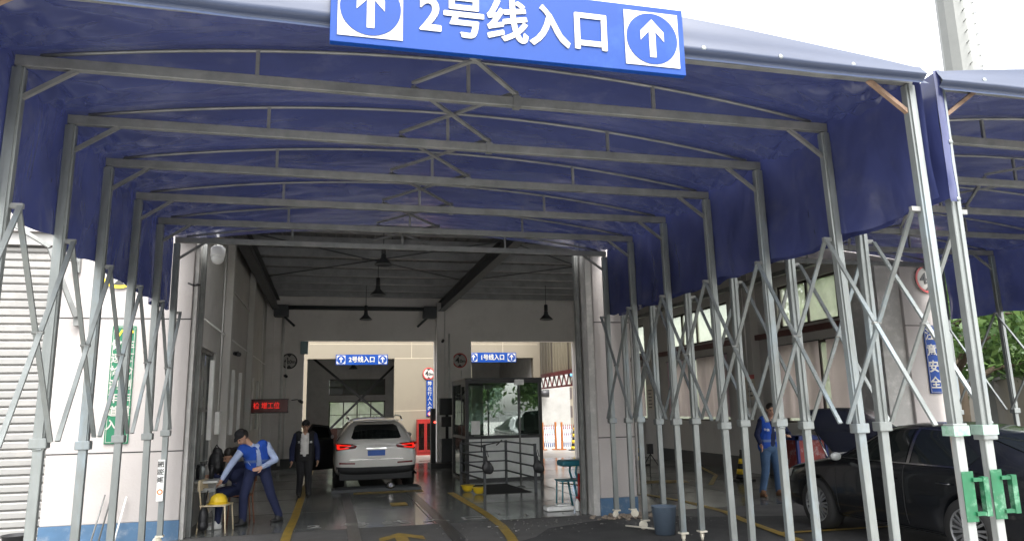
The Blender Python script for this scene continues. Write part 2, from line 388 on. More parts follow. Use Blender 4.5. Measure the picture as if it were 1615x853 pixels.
# ------------------------------------------------------------------ inspection hall
ZR = 5.45
hall = empty('inspection_hall', (4, 18, 0), 'white rendered vehicle inspection hall with blue base bands and open drive-through bays', 'building')
def wallbox(a, b, m=M_INW, name='wall', bev=0, label=None): return MB().box(a, b, bev).build(name, m, hall, label)
def pillar(x0, x1, y0=11.4, y1=12.0, ztop=4.32, side=None):
    p = MB().box((x0, y0, .27), (x1, y1, ztop), .012).build('pillar', M_WHITE, hall)
    MB().box((x0-.006, y0-.006, 0), (x1+.006, y1+.006, .27)).build('painted_band', M_BLUEB, p)
    for z in (1.21, 3.08):
        MB().box((x0-.002, y0-.003, z-.008), (x1+.002, y0+.01, z+.008)).build('groove', M_GROOVE, p)
    return p
pillar(-3.72, -1.99)
p2 = pillar(4.24, 4.86, 11.34, 11.9)
MB().box((4.13, 11.38, 0), (4.237, 12.0, 4.72)).build('jamb', M_GREYW, hall, 'grey cement jamb with peeling paint')
MB().box((-1.985, 11.43, 0), (-1.93, 12.0, 4.72)).build('jamb', M_GREYW, hall, 'grey cement jamb with peeling paint')
pillar(10.45, 11.3, 11.4, 12.2)
wallbox((9.95, 11.46, 0), (10.448, 12.2, 4.32), M_GREYW, 'jamb')
# outer facade above
wallbox((-12, 11.42, 4.322), (-1.99, 11.9, 6.6), M_WHITE, 'facade_wall')
wallbox((-1.988, 11.42, 4.72), (4.238, 11.9, 6.6), M_WHITE, 'facade_wall')
wallbox((4.24, 11.42, 4.322), (11.3, 11.9, 6.6), M_WHITE, 'facade_wall')
wallbox((-12, 11.5, 4.14), (-3.725, 11.9, 4.318), M_SHUT, 'shutter_box', label='long pale metal shutter housing')
sh = MB()
z = 0.02
while z < 4.13:
    zz = min(z+.115, 4.135)
    sh.face([(-9, 11.62, z), (-3.72, 11.62, z), (-3.72, 11.585, z+.02), (-9, 11.585, z+.02)])
    sh.face([(-9, 11.585, z+.02), (-3.72, 11.585, z+.02), (-3.72, 11.575, zz-.03), (-9, 11.575, zz-.03)])
    sh.face([(-9, 11.575, zz-.03), (-3.72, 11.575, zz-.03), (-3.72, 11.62, zz-.005), (-9, 11.62, zz-.005)])
    z += .115
sh.box((-9, 11.63, 0), (-3.72, 11.66, 4.135))
sh.build('roller_shutter', M_SHUT, hall, fix=False)
wallbox((-12, 11.42, 0), (-9, 11.9, 4.138), M_WHITE, 'facade_wall')
# guide rails of bay two
for x in (-1.9, 4.06):
    MB().box((x-.035, 11.62, 0), (x+.035, 11.72, 4.31)).box((x-.012, 11.6, 0), (x+.012, 11.619, 4.31)).build('guide_rail', M_GALVD, hall)
# side walls (hall interior)
wallbox((-2.2, 12.0, 0), (-2.0, 12.25, ZR), M_INW_SHADE); wallbox((-2.2, 12.25, 0), (-2.0, 14.05, .85), M_INW_SHADE); wallbox((-2.2, 12.25, 2.78), (-2.0, 14.05, ZR), M_INW_SHADE); wallbox((-2.2, 14.05, 0), (-2.0, 24.4, ZR), M_INW_SHADE)
w = MB()
for y in (12.27, 13.15, 14.0): w.box((-2.12, y-.03, .85), (-2.04, y+.03, 2.78))
w.box((-2.12, 12.27, .85), (-2.04, 14.03, .91)).box((-2.12, 12.27, 2.72), (-2.04, 14.03, 2.78)).box((-2.12, 12.27, 1.75), (-2.04, 14.03, 1.79))
wf = w.build('window', M_GALVD, hall)
MB().box((-2.085, 12.29, .9), (-2.078, 13.99, 2.73)).build('pane', glass('dark office glass', (.35, .38, .38), .3, .02, refl=.3), wf)
MB().box((-4.2, 12.0, 0), (-4.1, 14.6, 3.4)).box((-4.2, 12.0, 3.3), (-2.2, 14.6, 3.4)).box((-4.1, 14.5, 0), (-2.2, 14.6, 3.3)).box((-4.1, 12.0, 0), (-2.2, 12.1, 3.3)).build('office_wall', mat('office wall', (.2, .2, .2), rough=.8), hall)
for y, wd in ((14.95, .10), (19.1, .12)):
    MB().box((-2.0, y-wd, 0), (-1.86, y+wd, 5.2), .01).build('column', M_INW_SHADE, hall)
for y in (13.45, 16.35, 17.6, 20.35, 21.8):
    MB().box((-1.999, y-.03, 1.28), (-1.93, y+.03, 2.62), .008).build('vertical_tube_light', M_PLW, hall)
# back wall with two portals
Yb = 24.4
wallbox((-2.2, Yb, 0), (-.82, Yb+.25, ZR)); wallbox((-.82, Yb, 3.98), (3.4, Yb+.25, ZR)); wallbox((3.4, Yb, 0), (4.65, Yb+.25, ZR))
wallbox((4.65, Yb, 3.98), (8.32, Yb+.25, ZR)); wallbox((8.32, Yb, 0), (10.5, Yb+.25, ZR))
wallbox((-2.0, Yb-.16, 0), (-1.75, Yb-.002, 5.25), name='pilaster'); wallbox((3.44, Yb-.25, 0), (4.0, Yb-.002, 5.25), name='pilaster'); wallbox((8.34, Yb-.2, 0), (8.75, Yb-.002, 5.3), name='pilaster')
for x0, x1 in ((-1.74, -.82), (4.0, 4.65), (8.76, 10.28)): wallbox((x0+.01, Yb-.012, 0), (x1-.005, Yb-.001, .3), M_DSKIRT, 'painted_dado')
MB().tube([(-1.48, Yb-.07, 0.1), (-1.48, Yb-.07, 4.9)], .045).build('drain_pipe', M_PLW, hall)
MB().tube([(-1.35, Yb-.05, 0.3), (-1.35, Yb-.05, 3.4)], .02).build('conduit', M_PLW, hall)
MB().tube([(3.85, Yb-.3, 0.3), (3.85, Yb-.3, 4.2)], .03).build('conduit', M_PLW, hall)
sb = MB().tube([(-1.7, Yb-.28, 5.02), (3.38, Yb-.28, 5.02)], .07).build('roller_door_shaft', M_DARKST, hall)
for x, s in ((-1.55, 1), (3.2, -1)):
    MB().box((x-.22, Yb-.42, 4.72), (x+.22, Yb-.05, 5.1), .02).bar((x+.1*s, Yb-.3, 4.72), (x+.42*s, Yb-.35, 4.42), .07, .07).build('bracket', M_DARKST, sb)
# right wall with clerestory windows and lower curtain windows
XR_ = 10.5
def rwall(y0, y1, z0, z1, m=M_INW_SHADE): wallbox((XR_, y0, z0), (XR_+.22, y1, z1), m)
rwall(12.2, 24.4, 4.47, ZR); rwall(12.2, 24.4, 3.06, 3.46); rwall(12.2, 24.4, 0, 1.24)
ups = [(12.25, 15.45), (17.75, 21.5), (23.2, 24.35)]
lows = [(12.7, 15.5), (17.95, 21.4), (23.3, 24.35)]
def fills(wins, z0, z1):
    y = 12.2
    for a, b in wins:
        if a > y: rwall(y, a, z0, z1)
        y = b
    if y < 24.4: rwall(y, 24.4, z0, z1)
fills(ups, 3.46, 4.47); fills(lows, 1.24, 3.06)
m_win = mat('hazy clerestory glass', (.48, .50, .40), rough=.3, var=.2, scale=2, trans=.85)
_n = m_win.node_tree; _t = _n.nodes.new('ShaderNodeBsdfTransparent'); _t.inputs[0].default_value = (.92, .95, .9, 1); _m = _n.nodes.new('ShaderNodeMixShader'); _m.inputs[0].default_value = .5
_o = _n.nodes['Material Output']; _s = _o.inputs['Surface'].links[0].from_socket; _n.links.new(_s, _m.inputs[1]); _n.links.new(_t.outputs[0], _m.inputs[2]); _n.links.new(_m.outputs[0], _o.inputs['Surface'])
for j, (wins, z0, z1, step) in enumerate(((ups, 3.46, 4.47, .95), (lows, 1.24, 3.06, 1.15))):
    for a, b in wins:
        n = max(1, round((b-a)/step)); w = MB()
        for k in range(n+1):
            y = a+.03+(b-a-.06)*k/n; w.box((XR_+.06, y-.035, z0), (XR_+.13, y+.035, z1))
        w.box((XR_+.06, a, z0), (XR_+.13, b, z0+.05)).box((XR_+.06, a, z1-.05), (XR_+.13, b, z1))
        wf = w.build('window', M_BROWN, hall)
        MB().box((XR_+.09, a+.02, z0+.02), (XR_+.096, b-.02, z1-.02)).build('pane', m_win, wf)
wallbox((XR_-.12, 12.22, 3.26), (XR_-.004, 24.38, 3.39), M_PURLD, 'crane_beam')
for y in (16.6, 22.5): MB().box((XR_-.22, y-.28, 0), (XR_-.004, y+.28, 5.25)).build('pilaster', M_INW_SHADE, hall)
wallbox((XR_-.012, 12.25, .0), (XR_-.002, 16.3, .36), M_DSKIRT, 'painted_dado'); wallbox((XR_-.012, 16.9, .0), (XR_-.002, 22.2, .36), M_DSKIRT, 'painted_dado')
# roof
rs = MB(); x = -2.2; k = 0
while x < 10.75:
    h = [0, .04, .04, 0][k % 4]; h2 = [.04, .04, 0, 0][k % 4]; dx = [.03, .09, .03, .13][k % 4]
    rs.face([(x, 11.9, ZR+.02+h), (x+dx, 11.9, ZR+.02+h2), (x+dx, 24.66, ZR+.02+h2), (x, 24.66, ZR+.02+h)]); x += dx; k += 1
rs.build('roof', M_ROOF, hall, fix=False)
MB().box((-2.25, 11.88, ZR+.09), (10.8, 24.7, ZR+.16)).build('roof_insulation', M_ROOF, hall)
y = 12.35
while y < 24.3:
    MB().box((-2.0, y-.03, ZR-.17), (10.5, y+.03, ZR+.015)).box((-2.0, y+.03, ZR-.17), (10.5, y+.1, ZR-.16)).build('purlin', M_PURL, hall); y += 1.22
for x in (-1.72, 3.6, 8.55):
    MB().box((x-.11, 12.1, 4.96), (x+.11, 24.2, 4.98)).box((x-.012, 12.1, 4.98), (x+.012, 24.2, 5.265)).box((x-.11, 12.1, 5.265), (x+.11, 24.2, 5.278)).build('rafter', M_DARKST, hall)
for (x0, x1, y0, y1) in ((-1.6, 3.5, 14.8, 19.6), (3.5, -1.6, 14.8, 19.6), (3.7, 8.4, 14.8, 19.6), (8.4, 3.7, 14.8, 19.6)):
    MB().tube([(x0, y0, 5.22), (x1, y1, 5.22)], .014, 6).build('tie_rod', M_DARKST, hall)
MB().bar((9.9, 13, 4.6), (9.9, 24, 4.6), .1, .1).build('cable_tray', M_GALVD, hall)
for (x0, y0, z0, x1, y1, z1) in ((-1.998, 14.3, 1.35, -1.92, 14.6, 1.75), (-1.998, 15.5, 1.3, -1.93, 15.72, 1.6), (3.55, 24.09, 1.3, 3.85, 24.148, 1.75), (4.15, 24.33, 1.4, 4.4, 24.398, 1.7), (9.2, 24.33, 1.3, 9.6, 24.398, 1.9), (10.2, 16.45, 1.3, 10.277, 16.7, 1.6)):
    MB().box((x0, y0, z0), (x1, y1, z1), .006).build('switch_box', M_PLW, hall)
for pts in (((-1.97, 14.45, 1.76), (-1.97, 14.45, 5.2)), ((-1.97, 15.6, 1.6), (-1.97, 15.6, 4.2), (-1.97, 19.0, 4.2)), ((3.7, 24.12, 1.76), (3.7, 24.12, 5.2)), ((10.26, 16.55, 1.6), (10.26, 16.55, 5.2)), ((-1.97, 12.4, 3.2), (-1.97, 24.2, 3.2)), ((-1.97, 22.9, .3), (-1.97, 22.9, 5.2)), ((4.3, 24.37, 1.7), (4.3, 24.37, 3.0))):
    MB().tube(pts, .014, 6).build('conduit', M_PLW, hall)
MB().tube([(4.9, 11.37, .3), (4.9, 11.37, 4.3)], .022, 8).build('conduit', M_GREYW, hall)
MB().tube([(-2.2, 11.385, 1.25), (-2.22, 11.385, 2.2), (-2.18, 11.385, 3.05)], .005, 5).build('crack', M_GROOVE, hall)
fj = MB()
for y in (13.6, 15.7, 17.8, 19.9, 22.0): fj.box((-2.0, y-.006, .008), (10.5, y+.006, .0105))
for x in (1.6, 4.7, 7.6): fj.box((x-.006, 11.5, .011), (x+.006, 24.4, .0118))
fj = fj.build('floor_joints', mat('floor joint', (.06, .06, .058), rough=.8)); fj['kind'] = 'structure'
tmat = mat('tyre marks', (.045, .045, .043), rough=.3, var=.2, scale=3, stretch=(3, .5, 1), dirt=(.115, .12, .115), dirt_amt=1, dscale=2.2)
for x in (.38, 1.72): strip([(x, 9.8), (x+.02, 13), (x-.01, 17), (x, 24)], .17, .0122, tmat, 'tyre_track')
# bay one pale patch box & motor
MB().box((-.93, Yb-.18, 3.55), (-.70, Yb-.01, 3.95), .01).build('door_motor', mat('pale blue box', (.25, .38, .42), rough=.5), hall)

# bucket pit mat beside rails
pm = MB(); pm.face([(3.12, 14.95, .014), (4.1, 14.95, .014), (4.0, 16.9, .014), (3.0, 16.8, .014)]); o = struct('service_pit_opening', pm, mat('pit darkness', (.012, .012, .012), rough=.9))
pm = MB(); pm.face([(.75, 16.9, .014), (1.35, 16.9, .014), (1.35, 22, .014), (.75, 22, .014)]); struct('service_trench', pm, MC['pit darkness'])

# ------------------------------------------------------------------ tents
YS = [4.42, 5.44, 6.52, 7.62, 8.79, 9.92, 11.01]
def tent(XL, XR, label, xoff_front=0, sides=('L', 'R'), side_sgn=1, seed=1, handle_side=None, yo=0):
    rnd = random.Random(seed)
    Y = [y+yo for y in YS]
    T = empty('retractable_tent', ((XL+XR)/2, 7.7, 0), label, 'tent', 'push-pull canopy tents in front of the hall')
    xc = (XL+XR)/2; hw = (XR-XL)/2
    ZB = 4.165
    arch = lambda x, e=0: .29*max(0, 1-((x-xc)/hw)**2)
    lean = []
    for i, y in enumerate(Y):
        # cross beam with arch chord and struts
        b = MB().box((XL-.03, y-.028, ZB-.035), (XR+.03, y+.028, ZB+.045), .004)
        cb = b.build('cross_beam', M_GALVD, T)
        n = 20; pts = [(XL+.12+(2*hw-.24)*k/n, y, 4.235+arch(XL+.12+(2*hw-.24)*k/n)*(.74 if i == 0 else 1)-.03) for k in range(n+1)]
        MB().tube(pts, .014, 6).build('arch_bar', M_GALVD, cb)
        for x in (xc-hw*.5, xc, xc+hw*.5):
            x += -.05
            MB().box((x-.014, y-.012, ZB+.046), (x+.014, y+.012, 4.2+arch(x)*(.74 if i == 0 else 1))).build('strut', M_GALVD, cb)
        MB().box((xc+.32, y-.034, ZB-.045), (xc+.38, y+.034, ZB+.055)).build('clip', M_GALVD, cb)
        for s, X in (('L', XL), ('R', XR)):
            sg = 1 if s == 'L' else -1
            xb = X+rnd.uniform(-.035, .035)+.05*(s == 'R')*(1 if i < 4 else 0)       # posts lean a little
            tp = V((X, y, 4.12)); ft = V((xb, y+rnd.uniform(-.02, .02), .13))
            at = lambda z: ft+(tp-ft)*((z-.13)/(4.12-.13))
            jz = rnd.uniform(-.035, .035)
            p = MB().bar(at(1.45), tp, .085, .066, (0, 1, 0), .006)
            p.bar(at(1.46)+V((sg*.012, -.04, 0)), tp+V((sg*.012, -.04, 0)), .035, .012, (0, 1, 0))
            po = p.build('post', M_GALV, T)
            MB().bar(ft, at(1.47), .072, .056, (0, 1, 0), .004).build('lower_tube', M_GALVR if i == 0 else M_GALV, po)
            MB().bar(at(1.44+jz), at(1.52+jz), .125, .10, (0, 1, 0), .006).build('collar', M_GALV, po)
            if s in ('L', 'R'):
                f0 = at(.13)
                a = rnd.uniform(0, 6.28); dx, dy = cos(a), sin(a)
                MB().box((f0.x-.05, f0.y-.05, .115), (f0.x+.05, f0.y+.05, .135)).bar((f0.x, f0.y, .12), (f0.x+dx*.03, f0.y+dy*.03, .06), .05, .03).build('foot_plate', M_CAST, po)
                w_ = MB().lathe([(.02, -.016), (.055, -.016), (.06, -.01), (.06, .01), (.055, .016), (.02, .016)], ax='x', n=20)
                w_.xf(Matrix.Translation((f0.x+dx*.03, f0.y+dy*.03, .062)) @ Matrix.Rotation(a+pi/2, 4, 'Z')).build('caster', M_CAST, po)
            # knee brace
            kb = MB().bar((X+sg*.03, y-.0, 3.9), (X+sg*.36, y, ZB-.03), .035, .03)
            kb.build('knee_brace', M_RUST if (i == 0) else M_GALVD, T)
            if handle_side == s and i == 0:
                q = at(1.03); hx = 1
                MB().box((q.x+.03, q.y-.06, 1.13), (q.x+.14, q.y-.03, 1.155)).box((q.x+.03, q.y-.06, .9), (q.x+.14, q.y-.03, .925)).box((q.x+.11, q.y-.065, .895), (q.x+.155, q.y-.025, 1.16)).box((q.x-.048+.0, q.y-.044, .86), (q.x+.05, q.y-.038, 1.2)).build('handle', M_GREEN, po)
                MB().bar(at(1.445)+V((0, 0, 0)), at(1.515), .138, .108, (0, 1, 0)).build('painted_collar', mat('green smeared steel', (.2, .28, .24), rough=.5, var=.2, scale=8, dirt=(.03, .2, .09), dirt_amt=.9, dscale=9), po)
    # scissor bars along each side and at the ridge
    for s, X in (('L', XL), ('R', XR)):
        sg = 1 if s == 'L' else -1
        for i in range(len(Y)-1):
            ya, yb = Y[i], Y[i+1]
            for j, (A, B) in enumerate((((ya, 3.11), (yb, 1.52)), ((ya, 1.52), (yb, 3.11)))):
                o = sg*(.075+.03*j)
                d_ = .05 if True else 0
                MB().bar((X+o, A[0]+(.03 if j == 0 else .03), A[1]), (X+o, B[0]-.03, B[1]), .018, .036, (1, 0, 0)).build('scissor_bar', M_GALV, T)
            ym = (ya+yb)/2
            MB().tube([(X+sg*.05, ym, 2.315), (X+sg*.13, ym, 2.315)], .014, 8).build('pivot_bolt', M_GALVD, T)
        for y in Y:
            MB().bar((X+sg*.035, y, 3.12), (X+sg*.115, y, 3.12), .03, .035).build('pivot_bracket', M_GALVD, T)
    for i in range(len(Y)-1):
        for j in (0, 1):
            a = (xc-.5, xc+.36) if j == 0 else (xc+.36, xc-.5)
            MB().bar((a[0], Y[i], ZB+.07+.03*j), (a[1], Y[i+1], ZB+.07+.03*j), .035, .02).build('ridge_scissor_bar', M_GALVD, T)
    # canopy fabric
    nz = lambda x, y, z, o=0: noise.noise(V((x+seed*13.1+o, y, z)))
    NU, NB = 110, 22
    def roofp(x, y, t, i):
        e = abs((x-xc)/hw)
        sag = sin(pi*t)
        fy = min(1, max(0, (y-Y[0])/(Y[1]-Y[0])))
        z = 4.24+.01*fy+arch(x)*(.76+.24*fy)-sag*(.035+.06*e**3)
        # folds fanning from the post heads
        dxe = hw*(1-e); 
        fan = exp(-dxe*1.15)
        z += fan*.016*sin(9*t*pi+dxe*5+i)*sin(pi*t)**.5
        if 0 < t < 1:
            L_ = Y[i+1]-Y[i]
            for yy, sg_ in ((t*L_, 1), ((1-t)*L_, -1)):      # folds radiating from the post heads
                ph = math.atan2(yy, dxe+.05); dd_ = math.hypot(yy, dxe)
                sw = sin(8*ph+sg_*i*1.7+seed+1.6*nz(dxe, yy, i))
                z += .085*exp(-dd_/.8)*min(1, dd_*3)*((1-abs(sw))**1.6-.3)*sin(pi*t)**.4
            z -= .03*max(0, nz(x*1.7+y*.9, y*1.3-x*.5, 11))**.7*sin(pi*t)
        z += .012*nz(x*.7, y*1.6, 0)+.004*nz(x*2.5, y*5, 4)*sag
        return z
    cv = MB(); rows = []
    for i in range(len(Y)-1):
        for k in range(NB+(1 if i == len(Y)-2 else 0)):
            t = k/NB; y = Y[i]+(Y[i+1]-Y[i])*t
            y_ = y-(.06 if (i == 0 and k == 0) else 0)
            rows.append([cv.b.verts.new((XL-.06+(2*hw+.12)*(.5-.5*cos(pi*u/NU)), y_, roofp(XL+2*hw*(.5-.5*cos(pi*u/NU)), y, t, i))) for u in range(NU+1)])
    for A, B in zip(rows, rows[1:]):
        for u in range(NU): cv.b.faces.new([A[u], A[u+1], B[u+1], B[u]])
    last = rows[-1]; ex = [cv.b.verts.new((v.co.x, v.co.y+.385, v.co.z-.012)) for v in last]
    for u in range(NU): cv.b.faces.new([last[u], last[u+1], ex[u+1], ex[u]])
    can = cv.build('canopy', M_TARP, T, smooth=True, fix=False)
    # side skirts
    for s, X in (('L', XL), ('R', XR)):
        sg = -1 if s == 'L' else 1
        sk = MB(); NZ = 22; cols = []
        for i in range(len(Y)-1):
            for k in range(NB+(1 if i == len(Y)-2 else 0)):
                t = k/NB; y = Y[i]+(Y[i+1]-Y[i])*t
                top = roofp(X, y, t, i); bot = 3.16-.05*sin(pi*t)*.6+.025*nz(0, y*3, 9)+(.05*(i == 0)*(1-t))
                c = []
                for q in range(NZ+1):
                    v = q/NZ; z = top+(bot-top)*v
                    off = .06 + v*.05*sin(pi*t)*(.5+nz(1, y*1.1, z*.8)) + .05*v**.6*nz(3, y*2.2+z*.6, z*.9)*2 + .012*nz(5, y*7, z*2)
                    off += .03*sin(pi*t)*sin(6*t+3*v+i*2)*v*(1-v)*3
                    yy = y-(.06 if (i == 0 and k == 0) else 0)
                    c.append(sk.b.verts.new((X+sg*(.06 if q == 0 else max(.05, off)), yy, z)))
                cols.append(c)
        for A, B in zip(cols, cols[1:]):
            for q in range(NZ): sk.b.faces.new([A[q], A[q+1], B[q+1], B[q]])
        sk.build('side_skirt', M_TARPS, T, smooth=True, fix=False)
    # front valance
    va = MB(); cols = []; NV = 90
    y0 = Y[0]-.07; NQ = 17
    for u in range(NV+1):
        x = XL-.07+(2*hw+.14)*u/NV
        top = roofp(min(max(x, XL), XR), Y[0], 0, 0)+.004
        bot = 4.045+.05*(1 if seed == 1 else .7)*((x-XL)/(2*hw))**2+.012*sin(u*.11+1)+.006*nz(u*.2, 3, 2)
        fold = bot+.085; c = []
        for q in range(NQ+1):
            if q <= 10: v = q/10; z = top+(fold-top)*v; off = -.012-.05*v-.03*nz(x*.45, v*1.5, 7)*v+.008*sin(v*7+x*1.3)*v*(1-v)
            elif q <= 13: v = (q-10)/3; z = fold+(bot+.045-fold)*v; off = -.062-.03*nz(x*.45, 1.5, 7)+.045*v
            else: v = (q-13)/4; z = bot+.048*(1-v); off = -.017-.03*nz(x*.45, 1.5, 7)-.05*v
            c.append(va.b.verts.new((x, y0+off, z)))
        cols.append(c)
    for A, B in zip(cols, cols[1:]):
        for q in range(NQ): va.b.faces.new([A[q], A[q+1], B[q+1], B[q]])
    vo = va.build('front_valance', M_HEM, T, smooth=True, fix=False)
    x = XL+.35
    while x < XR:
        MB().lathe([(.004, 0), (.018, 0), (.018, .008), (.004, .008)], (x, y0-.055, 4.185), 'y', 14).build('eyelet', M_GALV, vo); x += .62
    if seed == 2:
        # wrapped front edge of the left skirt, outside the post
        ed = MB(); cols = []
        for u in range(9):
            c = []
            for q in range(25):
                v = q/24; z = 4.26-v*(1.10-.1*u/8)
                c.append(ed.b.verts.new((XL-.07+.02*nz(u*.4, v*4, 1)-.005*u, Y[0]-.07+u*.055, z)))
            cols.append(c)
        for k, z in enumerate((4.16, 3.66, 3.2)):
            MB().lathe([(.004, 0), (.018, 0), (.018, .008), (.004, .008)], (XL-.02, Y[0]-.085, z), 'y', 14).build('eyelet', M_GALV, vo)
        wr = MB(); cols = []
        for u in range(6):
            c = []
            for q in range(25):
                v = q/24; z = 4.25-v*1.07
                c.append(wr.b.verts.new((XL-.085+.07*u/5, Y[0]-.07-.012*sin(u/5*pi)+.01*nz(u*.3, v*5, 2), z)))
            cols.append(c)
        for A, B in zip(cols, cols[1:]):
            for q in range(24): wr.b.faces.new([A[q], A[q+1], B[q+1], B[q]])
        ed.b.free(); wr.build('skirt_wrap', M_TARPS, T, smooth=True, fix=False)
    return T, roofp
T1, _ = tent(-2.17, 4.34, 'deep blue tarpaulin canopy tent spanning the lane, blue line 2 entrance sign on its front', seed=1, handle_side='R')
T2, _ = tent(4.64, 11.05, 'second blue canopy tent on the right, standing over the black sedan', seed=2, handle_side='L', yo=.02)

# ------------------------------------------------------------------ signs
def lane_sign(org, w, h, txt, label, name='overhead_sign', tilt=0, thick=.05, fs=.62, rt=(1, 0, 0), up=(0, 0, 1)):
    o = V(org); T = empty(name, org, label, 'sign')
    fm = frame_m(o, rt, up)
    MB().box((-w/2, -h/2, -thick), (w/2, h/2, 0), .003).xf(fm).build('panel', M_SIGNB, T)
    put_text('lettering', txt, h*fs, M_SIGNW, T, fm @ V((0, -h*.02, .004)), rt, up, .034, label=None, sp=1.02, sx=.9)
    for s in (-1, 1): arrow_emblem(T, fm @ V((s*(w/2-h*.50), 0, .002)), h*.82, rt, up)
    return T
lane_sign((1.146, 4.26, 4.185), 2.40, .49, '2号线入口', 'big blue sign reading 2号线入口 between two arrows, hung on the front tent', fs=.65)
lane_sign((1.21, 29.2, 3.70), 2.0, .40, '2号线入口', 'small blue overhead sign reading 2号线入口 on the cream wall above the white SUV')
lane_sign((6.45, 29.2, 3.77), 2.0, .40, '1号线入口', 'blue overhead sign reading 1号线入口 above the glass booth')

def height_sign(org, r, label, ring=M_SIGNR, face=M_SIGNW, txt='4.0m', name='height_limit_sign'):
    T = empty(name, org, label, 'sign', 'round 4.0 m height limit signs'); fm = frame_m(org, *FRONT)
    disc_mb(r, .012, z0=-.014).xf(fm).build('plate', face, T)
    ring_mb(r*.84, r*1.0, t=.005).xf(fm).build('ring', ring, T)
    put_text('digit', txt[0], r*1.1, M_SIGNK, T, fm @ V((-r*.32, 0, .003)), bold=.03)
    put_text('digits', txt[1:], r*.62, M_SIGNK, T, fm @ V((r*.34, -r*.1, .003)), bold=.03)
    for s in (-1, 1):
        MB().prism([(-r*.3, s*r*.82), (r*.3, s*r*.82), (0, s*r*.5)], .0055, .0075, 'z').xf(fm).build('triangle', M_SIGNK, T)
    return T
M_SIGNGY = mat('grey sign face', (.45, .43, .41), rough=.5)
height_sign((-1.27, 24.375, 3.33), .25, 'black-ringed round 4.0 height sign left of the inner portal', M_SIGNK, M_SIGNGY)
height_sign((4.25, 24.37, 3.33), .25, 'round 4.0 height sign on the grey pier above the glass booth', M_SIGNR, M_SIGNGY)
height_sign((3.84, 29.26, 3.14), .24, 'round red-ringed 4.0 height sign on the sunlit cream wall above a blue strip sign')
height_sign((11.05, 11.37, 3.97), .27, 'large red-ringed 4.0 height sign on the white pillar beyond the black sedan')
height_sign((-2.98, 11.37, 3.78), .27, 'yellow-ringed round sign half hidden by tarpaulin on the left pillar', M_SIGNY)
def vsign(org, w, h, cols, m, label, name, size, step, border=True, head=None, cw=.0):
    T = empty(name, org, label, 'sign'); fm = frame_m(org, *FRONT)
    MB().box((-w/2, -h/2, -.012), (w/2, h/2, 0), .003).xf(fm).build('panel', m, T)
    if border:
        b = MB(); t = .006; i = .018
        for (x0, y0, x1, y1) in ((-w/2+i, -h/2+i, w/2-i, -h/2+i+t), (-w/2+i, h/2-i-t, w/2-i, h/2-i), (-w/2+i, -h/2+i, -w/2+i+t, h/2-i), (w/2-i-t, -h/2+i, w/2-i, h/2-i)):
            b.box((x0, y0, .0), (x1, y1, .003))
        b.xf(fm).build('border_line', M_SIGNW, T)
    for (x, ytop, s) in cols:
        for k, ch in enumerate(s):
            if ch != ' ': put_text('character', ch, size, M_SIGNW, T, fm @ V((x, ytop-k*step, .003)), bold=.02)
    return T, fm
T, fm = vsign((-2.86, 11.375, 2.15), .31, 1.64, [(.075, .54, '车辆检测车道'), (-.075, .54, '快速检测车道入')], M_SIGNG, 'tall green sign with yellow VIP heading and white characters on the left pillar', 'vertical_sign', .15, .185)
put_text('heading', 'VIP', .14, M_SIGNY, T, fm @ V((0, .71, .003)), bold=.03, sx=1.25)
vsign((10.95, 11.375, 2.45), .27, 1.26, [(0, .45, '注意安全')], M_SIGNB, 'blue vertical sign reading 注意安全 on the white pillar behind the sedan', 'vertical_sign', .23, .30)
T, fm = vsign((3.88, 29.26, 2.17), .26, 1.4, [(0, .57, '禁止行人入内')], M_SIGNB, 'narrow blue vertical sign reading 禁止行人入内 on the cream wall', 'vertical_sign', .17, .195, False)
ring_mb(.06, .085).xf(fm @ Matrix.Translation((0, -.6, .002))).build('warning_ring', M_SIGNR, T)
disc_mb(.06, .003).xf(fm @ Matrix.Translation((0, -.6, .001))).build('warning_disc', M_SIGNW, T)
# LED board
T = empty('led_display', (-2.0+.35, 23.9, 1.95), 'dark red LED board with glowing red characters on the grey wall by the bending man', 'led display')
MB().box((-1.98, 20.0, 1.71), (-1.02, 20.08, 2.07), .005).build('housing', M_BLACK, T)
MB().box((-1.96, 19.992, 1.735), (-1.04, 19.998, 2.045)).build('screen', mat('dim led screen', (.06, .008, .008), rough=.3, emit=(.5, .02, .01), es=.004), T)
lm = mat('red led', (.3, .01, .01), emit=(1, .03, .02), es=.13)
put_text('characters', '检 增工位', .18, lm, T, (-1.56, 19.99, 1.89), bold=.012, sx=.85)
MB().bar((-2.0, 20.04, 1.6), (-2.0, 20.04, 2.3), .03, .03).build('bracket', M_BLACK, T)
# sticker on the tent post
T = empty('post_sticker', (-2.17, 10.96, .85), 'white sticker strip with black characters and orange ring on a left tent post', 'sticker')
MB().box((-2.212, 10.958, .58), (-2.128, 10.962, 1.12)).build('strip', M_PLW, T)
for k, ch in enumerate('高限围'): put_text('character', ch, .085, M_SIGNK, T, (-2.17, 10.955, .86+k*.1), rt=(0, 0, 1), up=(-1, 0, 0), bold=.01)
ring_mb(.022, .036).xf(frame_m((-2.17, 10.957, .7), *FRONT)).build('orange_ring', mat('orange ink', (.7, .2, .03)), T)

